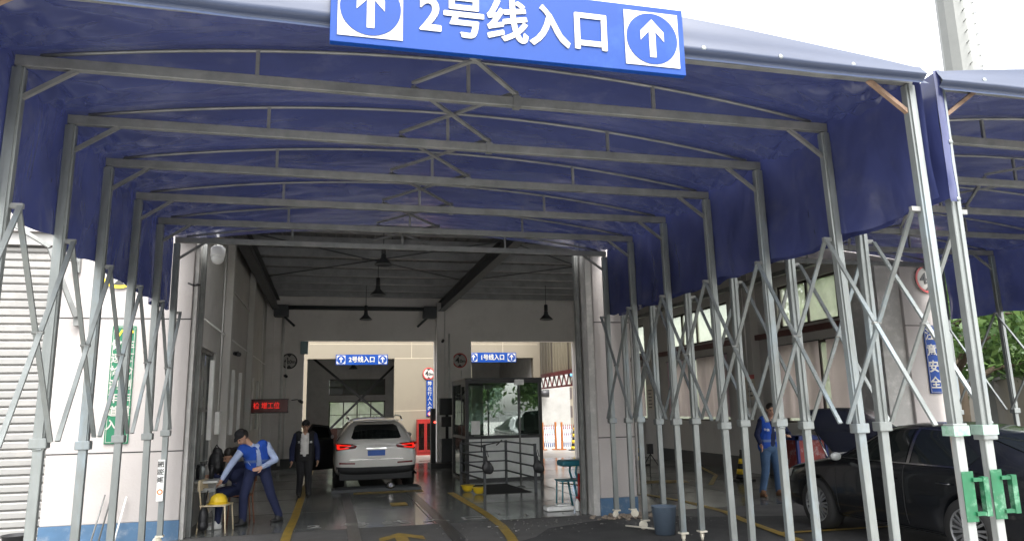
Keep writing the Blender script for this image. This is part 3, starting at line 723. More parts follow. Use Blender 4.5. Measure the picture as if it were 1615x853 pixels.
# ------------------------------------------------------------------ curtains, posters, wall items
def curtain(y0, y1, label, z0=1.36, z1=3.04):
    b = MB(); n = int((y1-y0)*22); nzz = 10; cols = []
    for i in range(n+1):
        y = y0+(y1-y0)*i/n; c = []
        for q in range(nzz+1):
            v = q/nzz; z = z1+(z0-z1)*v
            c.append(b.b.verts.new((XR_-.05-.028*sin(y*16+sin(y*3)*1.5)*(.4+.6*v)-.02*noise.noise(V((y*2, z, 0))), y, z)))
        cols.append(c)
    for A, B in zip(cols, cols[1:]):
        for q in range(nzz): b.b.faces.new([A[q], A[q+1], B[q+1], B[q]])
    T = empty('curtain', (XR_-.05, (y0+y1)/2, z0), label, 'curtain', 'pinkish grey curtains along the hall window wall')
    b.build('cloth', M_CURT, T, smooth=True, fix=False)
    MB().tube([(XR_-.06, y0-.04, z1+.01), (XR_-.06, y1+.04, z1+.01)], .012, 8).build('rail', M_DARKST, T)
curtain(12.6, 13.72, 'pinkish grey curtain nearest the white pillar, above the open hood')
curtain(13.95, 15.6, 'pinkish grey curtain just left of the green gap above the open hood')
curtain(17.85, 19.55, 'pinkish grey curtain of the middle window, nearer half beside the poster')
curtain(19.6, 21.5, 'pinkish grey curtain of the middle window, farther half')
curtain(23.25, 24.3, 'narrow pinkish curtain of the farthest window')
def poster(y, z, w, h, label, head, name='wall_poster', lines=4):
    T = empty(name, (XR_-.23, y, z), label, 'poster')
    x = XR_-.226
    MB().box((x-.008, y-w/2, z-h/2), (x, y+w/2, z+h/2)).build('sheet', mat('poster paper', (.55, .5, .42), rough=.5), T)
    if head: MB().box((x-.011, y-w/2, z+h/2-.1), (x-.0085, y+w/2, z+h/2)).build('heading_bar', M_SIGNR, T)
    for k in range(lines):
        MB().box((x-.011, y-w*.3+(.04 if k % 2 else 0), z+h/2-.2-k*.11), (x-.0085, y+w*.25, z+h/2-.165-k*.11)).build('printed_line', M_SIGNK, T)
poster(16.5, 2.1, .42, .62, 'paper notice with red heading on the hall pier above the man in blue', True)
poster(22.5, 1.98, .5, .8, 'grey notice sheet with dark writing on the far pier', False, lines=6)

def lathe_thing(name, label, cat, loc, prof, m, group=None):
    o = MB().lathe(prof, loc).build(name, m); return tag(o, label, cat, group)
# dome camera
T = empty('dome_camera', (-1.69, 11.5, 4.08), 'white dome camera hanging inside the top left corner of the bay', 'camera')
MB().ball((-1.69, 11.5, 4.02), .095, (1, 1, 1)).build('dome', M_PLW, T)
MB().lathe([(.1, 0), (.105, .02), (.105, .13), (.06, .17)], (-1.69, 11.5, 4.04)).build('housing', M_PLW, T)
MB().tube([(-1.69, 11.5, 4.2), (-1.69, 11.5, 4.32)], .02).build('stem', M_PLW, T)
def bullet(p, dr, label, m=M_BLACK):
    T = empty('security_camera', p, label, 'camera'); p = V(p); dr = V(dr).normalized()
    MB().tube([p-dr*.1, p+dr*.1], .045, 12).build('body', m, T)
    MB().tube([p-V((0, 0, .0)), p+V((0, .12, .06))], .015, 6).build('arm', m, T)
bullet((-1.88, 16.1, 2.93), (.6, -1, -.2), 'small black camera on the left wall above the tube lights')
bullet((-1.35, 24.2, 2.85), (.3, -1, -.2), 'tiny black camera under the black-ringed height sign')
bullet((-.86, 24.0, 2.05), (.5, -1, -.3), 'camera on a thin arm beside the LED board')
bullet((3.62, 24.0, 3.95), (-.3, -1, -.3), 'black camera at the top corner of the middle pier')
MB().tube([(-1.15, 24.3, 2.1), (-.98, 24.15, 2.12), (-.86, 24.0, 2.07)], .012, 6).build('cable_arm', M_BLACK, [o for o in COL.objects if o.name.startswith('security_camera')][2])

def pendant(p, ztop, label, s=1.0):
    T = empty('pendant_lamp', p, label, 'lamp', 'bell lamps hanging from the hall roof')
    x, y, z = p
    MB().lathe([(.02, .34*s), (.07*s, .3*s), (.08*s, .2*s), (.14*s, .13*s), (.24*s, .03*s), (.25*s, 0), (.22*s, .02*s), (.02, .05*s)], (x, y, z)).build('shade', M_DARKST, T)
    MB().lathe([(.06*s, .32*s), (.065*s, .33*s), (.065*s, .55*s), (.02, .57*s)], (x, y, z)).build('ballast', M_BLACK, T)
    MB().tube([(x, y, z+.5*s), (x, y, ztop)], .008, 6).build('cable', M_BLACK, T)
pendant((.97, 21.3, 4.30), 5.3, 'hanging bell lamp farthest in over the inspection lane', .75)
pendant((1.06, 17.3, 4.40), 5.3, 'hanging bell lamp midway over the lane', .75)
pendant((.97, 14.2, 4.52), 5.3, 'nearest hanging bell lamp just under the roof purlins', .7)
pendant((6.2, 20.6, 4.27), 5.3, 'hanging bell lamp over the glass booth', .8)

# ------------------------------------------------------------------ booth
T = empty('inspection_booth', (4.15, 18.6, 0), 'glazed black-framed booth with white lower panels at the hall centre', 'booth')
bx0, bx1, by0, by1, bz = 3.25, 5.1, 17.7, 19.6, 2.4
fr = MB()
for x in (bx0, bx1):
    for y in (by0, by1): fr.box((x-.04, y-.04, 0), (x+.04, y+.04, bz))
for z in (.03, 1.03, bz-.04):
    for (a, b) in (((bx0, by0), (bx1, by0)), ((bx0, by1), (bx1, by1)), ((bx0, by0), (bx0, by1)), ((bx1, by0), (bx1, by1))):
        fr.bar((*a, z), (*b, z), .07, .07)
fr.build('frame', M_BLACK, T)
MB().box((bx0-.05, by0-.05, bz), (bx1+.05, by1+.05, bz+.05)).build('roof', M_BLACK, T)
gb = glass('booth glass', (.80, .88, .84), .05, .01, (.10, .12, .11), .17)
for nm, a, b in (('glass_pane', (bx0+.04, by0-.004, 1.07), (bx1-.04, by0+.004, bz-.07)), ('glass_pane', (bx0-.004, by0+.75, .1), (bx0+.004, by1-.04, bz-.07)), ('glass_pane', (bx1-.004, by0+.04, 1.07), (bx1+.004, by1-.04, bz-.07)), ('glass_pane', (bx0+.04, by1-.004, 1.07), (bx1-.04, by1+.004, bz-.07))):
    MB().box(a, b).build(nm, gb, T)
for a, b in (((bx0+.04, by0-.01, .07), (bx1-.04, by0+.01, 1.0)), ((bx1-.01, by0+.04, .07), (bx1+.01, by1-.04, 1.0)), ((bx0+.04, by1-.01, .07), (bx1-.04, by1+.01, 1.0))):
    MB().box(a, b).build('lower_panel', mat('grey white panel', (.66, .68, .66), rough=.35), T)
dd = MB().box((bx0-.012, by0+.05, .07), (bx0+.012, by0+.1, bz-.08)).box((bx0-.012, by0+.68, .07), (bx0+.012, by0+.73, bz-.08)).box((bx0-.012, by0+.1, bz-.14), (bx0+.012, by0+.68, bz-.08)).box((bx0-.012, by0+.1, .07), (bx0+.012, by0+.68, .14)).box((bx0-.012, by0+.1, 1.0), (bx0+.012, by0+.68, 1.06)).build('door', M_BLACK, T)
MB().box((bx0-.003, by0+.1, 1.06), (bx0+.003, by0+.68, bz-.14)).build('door_pane', gb, dd)
MB().box((bx0+.1, by0-.009, 1.1), (bx0+.32, by0-.005, 1.42)).build('paper_notice', M_PLW, T)
MB().box((bx0+1.28, by0-.012, 1.07), (bx0+1.32, by0+.012, bz-.07)).build('mullion', M_BLACK, T)
ds = empty('office_desk', (4.4, 19.0, 0), 'pale desk with a curved monitor back inside the glass booth', 'desk')
MB().box((3.7, 18.5, .98), (5.0, 19.1, 1.04)).build('desk_top', M_PLW, ds)
for x in (3.75, 4.95): MB().box((x-.03, 18.55, 0), (x+.03, 19.05, .98)).build('leg', M_PLW, ds)
mo = empty('monitor', (4.6, 18.8, 1.04), 'white backed computer monitor on the booth desk', 'monitor')
MB().box((4.3, 18.76, 1.14), (4.95, 18.8, 1.52), .01).build('screen', M_PLW, mo)
MB().box((4.6, 18.8, 1.04), (4.66, 18.86, 1.2)).box((4.52, 18.72, 1.04), (4.74, 18.9, 1.055)).build('stand', M_PLW, mo)

# railing round the pit
T = empty('guard_rail', (3.6, 15.8, 0), 'grey tube guard rail of three sides around the floor pit', 'railing')
A, B, D, E_ = V((3.08, 14.85, 0)), V((2.95, 16.85, 0)), V((4.03, 16.95, 0)), V((4.16, 14.9, 0))
for P in (A, B, D, E_):
    MB().box((P.x-.025, P.y-.025, 0), (P.x+.025, P.y+.025, .98)).build('upright', M_DARKST, T)
for P, Q in ((A, B), (B, D), (D, E_)):
    for z in (.3, .52, .74, .95): MB().bar(P+V((0, 0, z)), Q+V((0, 0, z)), .03, .03).build('rail', M_DARKST, T)
def bag(p, label):
    x, y, z = p
    T = empty('hanging_bag', p, label, 'bag')
    mb = MB().ball((x, y, z), .11, (1, .55, 1.2)).ball((x+.05, y, z-.04), .09, (1, .6, 1.1)).ball((x-.02, y, z+.16), .05, (.7, .5, 1.6))
    me = remesh(mb, .015); link('pouch', me, M_BLACK, T)
    MB().tube([(x-.03, y, z+.2), (x, y+.02, z+.34), (x+.03, y, z+.2)], .01, 6).build('strap', M_BLACK, T)
bag((3.12, 14.78, .55), 'black pouch hanging from the left front post of the guard rail')
bag((4.2, 14.84, .52), 'black bag hanging from the right front post of the guard rail')
T = empty('sensor_pole', (4.14, 16.0, 0), 'slim grey pole with a camera head standing in front of the booth', 'pole')
MB().tube([(4.14, 16.03, 0), (4.14, 16.03, 2.35)], .022, 8).build('pole', M_GALVD, T)
MB().box((4.04, 15.97, 2.22), (4.24, 16.08, 2.34), .01).build('camera_head', M_PLW, T)
MB().lathe([(.1, .01), (.1, .02), (.03, .04)], (4.14, 16.03, 0)).build('base', M_GALVD, T)
T = empty('control_stand', (3.2, 15.2, 0), 'thin black stand with clipped handset and keyboard at the rail front', 'stand')
MB().tube([(3.0, 14.75, .85), (3.0, 14.75, 1.18)], .01, 6).bar((3.0, 14.72, .98), (3.34, 14.72, 1.04), .06, .02).bar((3.3, 14.72, .98), (3.42, 14.72, 1.08), .03, .02).build('arm', M_BLACK, T)
MB().tube([(3.08, 14.8, .9), (3.0, 14.75, .98)], .012, 6).build('clamp', M_BLACK, T)
for k, (x, y) in enumerate(((2.86, 15.55), (3.0, 15.05))):
    T = empty('safety_helmet', (x, y, 0), 'yellow hard hat upside down on the floor, %s' % ('farther one behind the other by the rail' if k == 0 else 'nearer one at the rail post'), 'helmet', 'yellow hard hats on the floor')
    MB().lathe([(.02, .012), (.07, .02), (.11, .07), (.125, .14), (.13, .15), (.118, .145), (.1, .08), (.02, .04)], (x, y, 0)).build('shell', M_YELL, T)
    MB().lathe([(.125, .138), (.15, .142), (.15, .148), (.125, .15)], (x, y-.01, 0)).build('brim', M_YELL, T)

# tester column left of booth
T = empty('test_column', (3.25, 22.2, 0), 'black inspection machine column with stacked dark boxes beside the booth', 'machine')
MB().box((2.95, 22.0, 0), (3.75, 22.7, .16), .01).build('base', M_BLACK, T)
MB().box((2.98, 22.15, .16), (3.12, 22.35, 1.75), .01).build('mast', M_BLACK, T)
MB().box((3.3, 22.2, .16), (3.72, 22.6, .85), .01).build('cabinet', M_DARKST, T)
MB().box((3.25, 22.2, 1.55), (3.65, 22.45, 2.05), .01).build('monitor', M_BLACK, T)
MB().tube([(3.5, 22.4, .85), (3.5, 22.4, 1.6)], .05).build('neck', M_BLACK, T)
MB().ball((3.09, 22.12, 1.35), .03).build('red_indicator', mat('small red lamp', (.5, .02, .02), emit=(1, .05, .03), es=1.5), T)
MB().box((3.3, 22.15, 1.2), (3.6, 22.3, 1.5), .02).build('handset_box', M_BLACK, T)

# teal chair beside right pillar
T = empty('stool_chair', (4.1, 12.5, 0), 'teal painted metal chair in profile by the right pillar foot', 'chair')
MB().box((3.88, 12.3, .45), (4.32, 12.68, .475), .008).build('seat', M_TEAL, T)
MB().box((3.92, 12.3, .70), (4.36, 12.66, .80), .03).build('backrest', M_TEAL, T)
for y in (12.32, 12.66):
    MB().tube([(3.92, y, .46), (3.9, y, .0)], .014, 8).build('leg', M_TEAL, T)
    MB().tube([(4.12, y, .46), (4.2, y, .0)], .02, 8).build('leg', M_TEAL, T)
    MB().tube([(4.2, y, .46), (4.16, y, .6), (4.18, y, .72)], .02, 8).build('back_post', M_TEAL, T)
T = MB().box((3.55, 12.05, .012), (4.02, 12.3, .085), .02).box((3.75, 12.12, .084), (3.98, 12.28, .11), .01).build('foam_block', M_PLW); tag(T, 'broken slab of white foam on the floor under the teal chair', 'foam')
T = empty('spray_bottle', (4.14, 12.0, 0), 'white spray bottle standing against the right pillar', 'bottle')
MB().lathe([(.035, .01), (.038, .02), (.038, .15), (.015, .19), (.015, .21)], (4.06, 12.0, 0)).build('body', M_PLW, T)
MB().box((4.04, 11.96, .21), (4.08, 12.02, .24)).build('nozzle', M_REDP, T)
T = MB().tube([(4.12, 12.1, .03), (4.14, 12.1, .6)], .022).build('red_rod', M_REDP); tag(T, 'short red rod standing upright against the right jamb', 'rod')

# fire cabinet + extinguisher by the cream wall
T = empty('fire_cabinet', (3.66, 28.9, 0), 'red fire equipment cabinet with glazed doors against the cream wall', 'cabinet')
b = MB()
x0, x1, y0, y1, zt = 3.34, 3.98, 28.8, 29.2, 1.36
b.box((x0, y0, 0), (x1, y1, .12)).box((x0, y0, zt-.08), (x1, y1, zt)).box((x0, y0+.02, .12), (x0+.03, y1, zt-.08)).box((x1-.03, y0+.02, .12), (x1, y1, zt-.08)).box((x0+.03, y1-.03, .12), (x1-.03, y1, zt-.08)).box((x0+.03, y0+.05, .66), (x1-.03, y1-.03, .69))
b.build('case', M_REDP, T)
d_ = MB()
for xa, xb in ((x0, (x0+x1)/2-.005), ((x0+x1)/2+.005, x1)):
    d_ = MB().box((xa, y0-.02, .12), (xa+.05, y0-.001, zt-.08)).box((xb-.05, y0-.02, .12), (xb, y0-.001, zt-.08)).box((xa+.05, y0-.02, .12), (xb-.05, y0-.001, .2)).box((xa+.05, y0-.02, zt-.16), (xb-.05, y0-.001, zt-.08)).build('door', M_REDP, T)
    MB().box((xa+.05, y0-.012, .2), (xb-.05, y0-.008, zt-.16)).build('pane', glass('cabinet glass', (.8, .75, .7), .1), d_)
T = MB().lathe([(.05, .7), (.07, .72), (.08, .9), (.04, 1.0), (.02, 1.02)], (3.55, 29.0, 0)).lathe([(.05, .13), (.09, .15), (.09, .42), (.04, .5)], (3.78, 29.0, 0)).build('fire_gear', mat('orange gear', (.6, .16, .03)), None); tag(T, 'orange fire gear standing on the shelves inside the red cabinet', 'fire gear')
for k, x in enumerate((2.95, 3.15)):
    T = empty('fire_extinguisher', (x, 28.3, 0), 'red fire extinguisher on the floor, %s' % ('nearest to the white SUV' if k == 0 else 'between the other extinguisher and the red cabinet'), 'extinguisher', 'fire extinguishers by the cabinet')
    MB().lathe([(.07, .0), (.085, .02), (.085, .42), (.05, .5), (.02, .53)], (x, 28.3, 0)).build('cylinder', M_REDP, T)
    MB().box((x-.05, 28.28, .53), (x+.03, 28.32, .6)).build('valve', M_BLACK, T)

# ------------------------------------------------------------------ rear building and courtyard
RB = empty('rear_building', (3, 33, 0), 'cream building across the sunlit courtyard with two tall vehicle doorways', 'building')
def rb(a, b, m=M_CREAM, name='wall'): return MB().box(a, b).build(name, m, RB)
y0 = 29.3
rb((-3, y0, 0), (-.85, y0+.3, 8)); rb((-.85, y0, 3.74), (2.48, y0+.3, 8)); rb((2.48, y0, 0), (5.6, y0+.3, 8)); rb((5.6, y0, 3.76), (8.2, y0+.3, 8)); rb((8.2, y0, 0), (8.5, y0+.3, 8))
g = MB()
for z in (1.7, 3.75, 5.3): g.box((2.49, y0-.004, z-.012), (5.59, y0+.002, z+.012))
g.box((3.15, y0-.004, 3.76), (3.17, y0+.002, 7.9)).box((6.9, y0-.004, 3.9), (6.92, y0+.002, 7.9)).box((-.8, y0-.004, 4.3), (8.4, y0+.002, 4.32))
g.build('groove', mat('cream groove', (.35, .3, .22)), RB)
inn = mat('rear hall paint', (.62, .61, .6), rough=.8)
for a, b in (((-3, 36, 0), (0, 36.2, 6)), ((2.62, 36, 0), (8.5, 36.2, 6)), ((0, 36, 0), (2.62, 36.2, .92)), ((0, 36, 2.2), (2.62, 36.2, 2.48)), ((0, 36, 3.24), (2.62, 36.2, 6)), ((-3.2, y0+.3, 0), (-3, 36.2, 6)), ((8.3, y0+.3, 0), (8.5, 36.2, 6)), ((4.1, y0+.3, 0), (4.3, 36, 6)), ((2.9, 33, 0), (3.2, 33.3, 6))):
    MB().box(a, b).build('inner_wall', inn, RB)
MB().box((-3.2, y0+.3, 6), (8.5, 36.2, 6.1)).build('roof', M_ROOF, RB)
for z0, z1 in ((.92, 2.2), (2.48, 3.24)):
    w = MB(); n = 4
    for k in range(n+1):
        x = .03+2.56*k/n; w.box((x-.025, 36.0, z0), (x+.025, 36.06, z1))
    w.box((0, 36.0, z0), (2.62, 36.06, z0+.05)).box((0, 36.0, z1-.05), (2.62, 36.06, z1)).box((0, 36, (z0+z1)/2-.015), (2.62, 36.05, (z0+z1)/2+.015))
    wf = w.build('window', M_BROWN, RB)
    MB().box((.02, 36.065, z0), (2.6, 36.07, z1)).build('pane', m_win if z0 < 2 else glass('rear window glass', (.3, .31, .3), .6, .2, (.12, .12, .12)), wf)
for a, b in (((-.8, 30.3, 3.95), (3.2, 30.3, .6)), ((3.0, 30.4, 3.95), (-.7, 30.4, .3))):
    MB().bar(a, b, .09, .09).build('cross_brace', mat('brace matt black', (.015, .015, .015), rough=.9, spec=.1), RB)
MB().tube([(-.8, 29.75, 4.0), (2.4, 29.75, 4.0)], .1).build('roller_door_shaft', M_BLACK, RB)
T = empty('hanging_screen', (3.0, 31.2, 2.2), 'dark flat screen on a post inside the rear building behind the SUV roof', 'screen')
MB().box((2.55, 29.9, 1.98), (3.4-.2, 29.98, 2.36), .01).build('panel', M_BLACK, T); MB().tube([(2.95, 30, 0), (2.95, 30, 2.0)], .03).build('post', M_GALV, T)
pendant((1.0, 33, 3.55), 6, 'tiny bell lamp inside the dark rear building', .8)
T = MB().box((-.6, 35.2, 0), (.4, 35.6, .95), .03).box((.0, 35.0, 0), (1.4, 35.3, .5), .03).build('red_white_barrier', mat('dull pink', (.45, .25, .22), var=.4, scale=3)); tag(T, 'dull pinkish barrier low in the rear building under its window', 'barrier')
# side canopy with cladding and red truss
SCN = empty('side_canopy', (9.05, 28, 3), 'cream ribbed cladding over a red lattice truss along the courtyard', 'canopy')
b = MB(); y = 24.7; k = 0
while y < 31.6:
    xo = (.0, .03)[k % 2]; b.face([(9.0+xo, y, 3.14), (9.0+xo, y+.19, 3.14), (9.0+xo, y+.19, 7), (9.0+xo, y, 7)]); b.face([(9.0+xo, y+.19, 3.14), (9.0+(.03-xo), y+.2, 3.14), (9.0+(.03-xo), y+.2, 7), (9.0+xo, y+.19, 7)]); y += .2; k += 1
b.build('cladding', M_CLAD, SCN, fix=False)
for y in (24.8, 27.0, 29.2): MB().box((8.96, y-.02, 3.1), (8.985, y+.02, 7)).build('joint_strip', M_BROWN, SCN)
MB().box((8.9, 24.7, 2.98), (9.08, 31.6, 3.13)).build('top_chord', M_REDST, SCN)
MB().box((8.94, 24.7, 2.5), (9.04, 31.6, 2.57)).build('bottom_chord', M_REDST, SCN)
y = 24.8; k = 0
while y < 31.3:
    z0, z1 = (2.55, 3.0) if k % 2 == 0 else (3.0, 2.55)
    MB().bar((8.99, y, z0), (8.99, y+.32, z1), .045, .045).build('web_bar', M_REDST if k % 3 else M_BROWN, SCN); y += .32; k += 1
MB().box((8.52, 30.9, 0), (8.66, 31.06, 3.1)).build('column', M_REDST, SCN)
# white building beyond with duct
T = empty('white_building', (10, 37, 0), 'plain bright white building wall beyond the striped barriers', 'building')
MB().box((8.6, 36.5, 0), (12.15, 42, 5.5)).build('wall', mat('bright white wall', (.26, .255, .24), rough=.8), T)
MB().box((8.6, 36.49, 0), (12.15, 36.499, .75)).build('dado', mat('pale blue dado', (.42, .5, .58)), T)
MB().tube([(8.8, 36.3, 2.35), (9.6, 36.2, 2.4), (10.4, 36.2, 2.42)], .16, 14).tube([(10.38, 36.2, 2.42), (10.9, 36.1, 2.42)], [.17, .2], 14).build('duct', M_BLACK, T)
T = empty('distant_building', (16, 50, 0), 'far pale tower block with a blue top seen past the canopy', 'building')
MB().box((15.5, 50, 0), (22, 56, 7)).build('wall', M_CREAM, T); MB().box((15.4, 49.9, 3.9), (22.1, 56.1, 5.9)).build('blue_band', mat('sky blue panel', (.1, .3, .55)), T)
for z in (1.0, 2.3): MB().box((16, 49.97, z), (16.8, 50.0, z+.8)).build('window', M_BROWN, T)
# expandable barriers
def xbarrier(x0, x1, y, label):
    T = empty('folding_barrier', ((x0+x1)/2, y, 0), label, 'barrier', 'striped folding barriers in the courtyard')
    mo = mat('barrier orange', (.36, .11, .012)); mw = mat('barrier white', (.32, .31, .3)); mr = mat('barrier red', (.28, .02, .015)); mbl = mat('barrier blue', (.03, .06, .26))
    for x in (x0, x1): MB().box((x-.035, y-.035, .05), (x+.035, y+.035, 1.12)).box((x-.15, y-.1, .02), (x+.15, y+.1, .05)).build('post', mo, T)
    n = 7; dx = (x1-x0)/n
    for k in range(n):
        for j in (0, 1):
            xa = x0+dx*k; xb = xa+dx*1.0
            for q, mm in enumerate((mbl, mw, mr, mw, mr)):
                za, zb = .12+.18*q, .12+.18*(q+1)
                ta, tb = q/5, (q+1)/5
                if j: ta, tb = 1-ta, 1-tb
                MB().bar((xa+(xb-xa)*ta, y+.02*j, za), (xa+(xb-xa)*tb, y+.02*j, zb), .012, .03, (0, 1, 0)).build('lattice_bar', mm, T)
xbarrier(8.5, 9.05, 29.2, 'red white and blue folding barrier between orange posts, next to the booth')
xbarrier(9.25, 9.85, 29.0, 'red white and blue folding barrier farther right in the courtyard')
def cone(x, y, h, label, m1, m2, name='traffic_cone', grp=None, bands=4, r=.16):
    T = empty(name, (x, y, 0), label, 'cone', grp)
    MB().box((x-r*1.3, y-r*1.3, .008), (x+r*1.3, y+r*1.3, .045), .01).build('base', M_BLACK, T)
    z = .045
    for k in range(bands*2+1):
        t0 = k/(bands*2+1); t1 = (k+1)/(bands*2+1)
        MB().lathe([(r*(1-.82*t0), .045+(h-.045)*t0), (r*(1-.82*t1), .045+(h-.045)*t1)], (x, y, 0)).build('band', m2 if k % 2 else m1, T)
    MB().lathe([(r*.16, h), (.03, h+.02), (.03, h+.07), (.012, h+.09)], (x, y, 0)).build('tip', M_BLACK, T)
cone(9.62, 28.5, .9, 'yellow and black banded cone standing by the right end of the folding barriers', M_YELL, M_BLACK, bands=3)
cone(9.08, 15.2, .60, 'black and yellow striped cone beside the man in jeans', M_BLACK, M_YELL, grp='black and yellow cones in the right bay', bands=2)
cone(8.85, 20.3, .60, 'black and yellow striped cone deep in the bay by the right pillar', M_BLACK, M_YELL, grp='black and yellow cones in the right bay', bands=2)
# white banded bollard by courtyard
T = empty('bollard', (10.05, 28.7, 0), 'red and white banded bollard with orange edge beside the banded cone', 'bollard')
for k in range(6): MB().lathe([(.07, .05+k*.17), (.07, .05+(k+1)*.17)], (10.0, 28.9, 0)).build('band', (mat('barrier red', (.28, .02, .015)), mat('barrier white', (.32, .31, .3)))[k % 2], T)

# ------------------------------------------------------------------ trees
import numpy as np
def leaf_mat(name, c1, c2):
    if name in MC: return MC[name]
    m = bpy.data.materials.new(name); m.use_nodes = True; n = m.node_tree; N = n.nodes; L = n.links; p = N['Principled BSDF']
    oi = N.new('ShaderNodeNewGeometry'); r = N.new('ShaderNodeValToRGB'); L.new(oi.outputs['Random Per Island'], r.inputs[0])
    r.color_ramp.elements[0].color = (*c1, 1); r.color_ramp.elements[1].color = (*c2, 1); L.new(r.outputs[0], p.inputs['Base Color'])
    p.inputs['Roughness'].default_value = .5
    t = N.new('ShaderNodeBsdfTranslucent'); L.new(r.outputs[0], t.inputs['Color']); ms = N.new('ShaderNodeMixShader'); ms.inputs[0].default_value = .35
    L.new(p.outputs[0], ms.inputs[1]); L.new(t.outputs[0], ms.inputs[2]); L.new(ms.outputs[0], N['Material Output'].inputs['Surface'])
    MC[name] = m; return m
LEAF = leaf_mat('leaf green', (.035, .085, .02), (.12, .20, .05))
def tree(x, y, h, r, label, n=5000, seed=1, zc=.62, leaf=.11, group='trees beyond the hall'):
    rnd = np.random.RandomState(seed); T = empty('leafy_tree', (x, y, 0), label, 'tree', group)
    tb = MB(); th = h*.55; rr = random.Random(seed)
    tb.tube([(x, y, 0), (x+.1, y, th*.5), (x-.05, y+.05, th)], [r*.09, r*.07, r*.045], 10)
    cl = []
    for k in range(11):
        a = rr.random()*6.28; e = rr.uniform(.2, .9); tip = V((x+cos(a)*r*.75*e**.4, y+sin(a)*r*.75*e**.4, h*rr.uniform(.38, .92)))
        b0 = V((x, y, th*rr.uniform(.5, 1))); mid = b0.lerp(tip, .5)+V((0, 0, .2))
        tb.tube([b0, mid, tip], [r*.035, r*.025, r*.008], 6); cl.append(tip)
        for j in range(2): cl.append(tip+V((rr.uniform(-1, 1), rr.uniform(-1, 1), rr.uniform(-.6, .8)))*r*.4)
    tb.build('trunk', M_TREEB, T)
    cl = np.array(cl); idx = rnd.randint(0, len(cl), n); s = r*(.18+.22*rnd.rand(len(cl)))[idx]
    dv = rnd.randn(n, 3); dv /= np.linalg.norm(dv, axis=1)[:, None]; P = cl[idx]+dv*(s*rnd.rand(n)**.45)[:, None]*np.array([1.25, 1.25, .8])
    a = rnd.randn(n, 3); a /= np.linalg.norm(a, axis=1)[:, None]; b = np.cross(a, rnd.randn(n, 3)); b /= np.linalg.norm(b, axis=1)[:, None]
    sz = leaf*(.6+.8*rnd.rand(n))[:, None]
    q = np.stack([P-a*sz, P+b*sz*.45, P+a*sz, P-b*sz*.45], 1).reshape(-1, 3)
    me = bpy.data.meshes.new('crown'); me.from_pydata(q.tolist(), [], np.arange(4*n).reshape(n, 4).tolist()); link('crown', me, LEAF, T)
    return T
tree(14.6, 14.6, 6.2, 2.6, 'leafy tree close outside the clerestory windows, nearest the black sedan', 5500, 2)
tree(14.8, 20.0, 6.2, 2.6, 'leafy tree outside the middle clerestory window', 5000, 3)
tree(24.5, 19.0, 7.5, 4.2, 'broad leafy tree over the boundary wall at the right edge', 11000, 4, leaf=.16)
tree(30.0, 24.0, 9.0, 4.5, 'big leafy tree behind the boundary wall, left of the broad one', 8000, 5, leaf=.19)
tree(22.0, 14.6, 6.0, 2.8, 'leafy tree with low branches at the far right of the view', 7000, 6, leaf=.13)
tree(20.5, 22.5, 6.4, 3.2, 'leafy tree seen just right of the white pillar under the tarpaulin', 7500, 8, leaf=.15)
for k, (x, y) in enumerate(((3.5, -13), (9.5, -15), (15.5, -12), (-4.5, -15))):
    tree(x, y, 6.5, 3.2, ['street tree reflected at the left of the booth glass', 'street tree reflected in the middle of the booth glass', 'street tree reflected at the right of the booth glass', 'street tree behind the camera, left of the others'][k], 4500, 11+k, leaf=.2, group='street trees reflected in the booth glass')
tree(1.6, 47, 4.2, 3, 'bright green tree seen through the rear building window', 5000, 21, leaf=.22)
# boundary wall
T = empty('boundary_wall', (18.3, 16, 0), 'long cream boundary wall below the trees at the right edge', 'wall')
P = V((15.6, 13.0, 0)); Q = V((39.2, 38.9, 0)); n_ = (Q-P).normalized().cross(V((0, 0, 1)))*.12
MB().bar(P+V((0, 0, 1.17)), Q+V((0, 0, 1.17)), .24, 2.3).build('wall', M_CREAM, T); MB().bar(P+V((0, 0, 2.36)), Q+V((0, 0, 2.36)), .34, .08).build('coping', M_GREYW, T)
# monopole tower
T = empty('steel_tower', (23.6, 21.5, 0), 'pale faceted steel mast with climbing pegs rising behind the right tent', 'tower')
b = MB(); ring = []
for rr_, z in ((.85, 0), (.66, 14), (.54, 28)):
    ring.append([b.b.verts.new((23.98+rr_*cos(2*pi*k/12+.2), 21.6+rr_*sin(2*pi*k/12+.2), z)) for k in range(12)])
for A_, B_ in zip(ring, ring[1:]):
    for k in range(12): b.b.faces.new([A_[k], A_[(k+1) % 12], B_[(k+1) % 12], B_[k]])
b.b.faces.new(ring[-1]); b.build('shaft', mat('pale galvanised mast', (.18, .185, .175), rough=.5, metal=.2, var=.06), T)
for k in range(16):
    z = 12.6+k*.45
    for da in (-1.0, -2.0): MB().tube([(23.98+.6*cos(da), 21.6+.6*sin(da), z), (23.98+.86*cos(da), 21.6+.86*sin(da), z)], .018, 6).build('climbing_peg', M_GALVD, T)

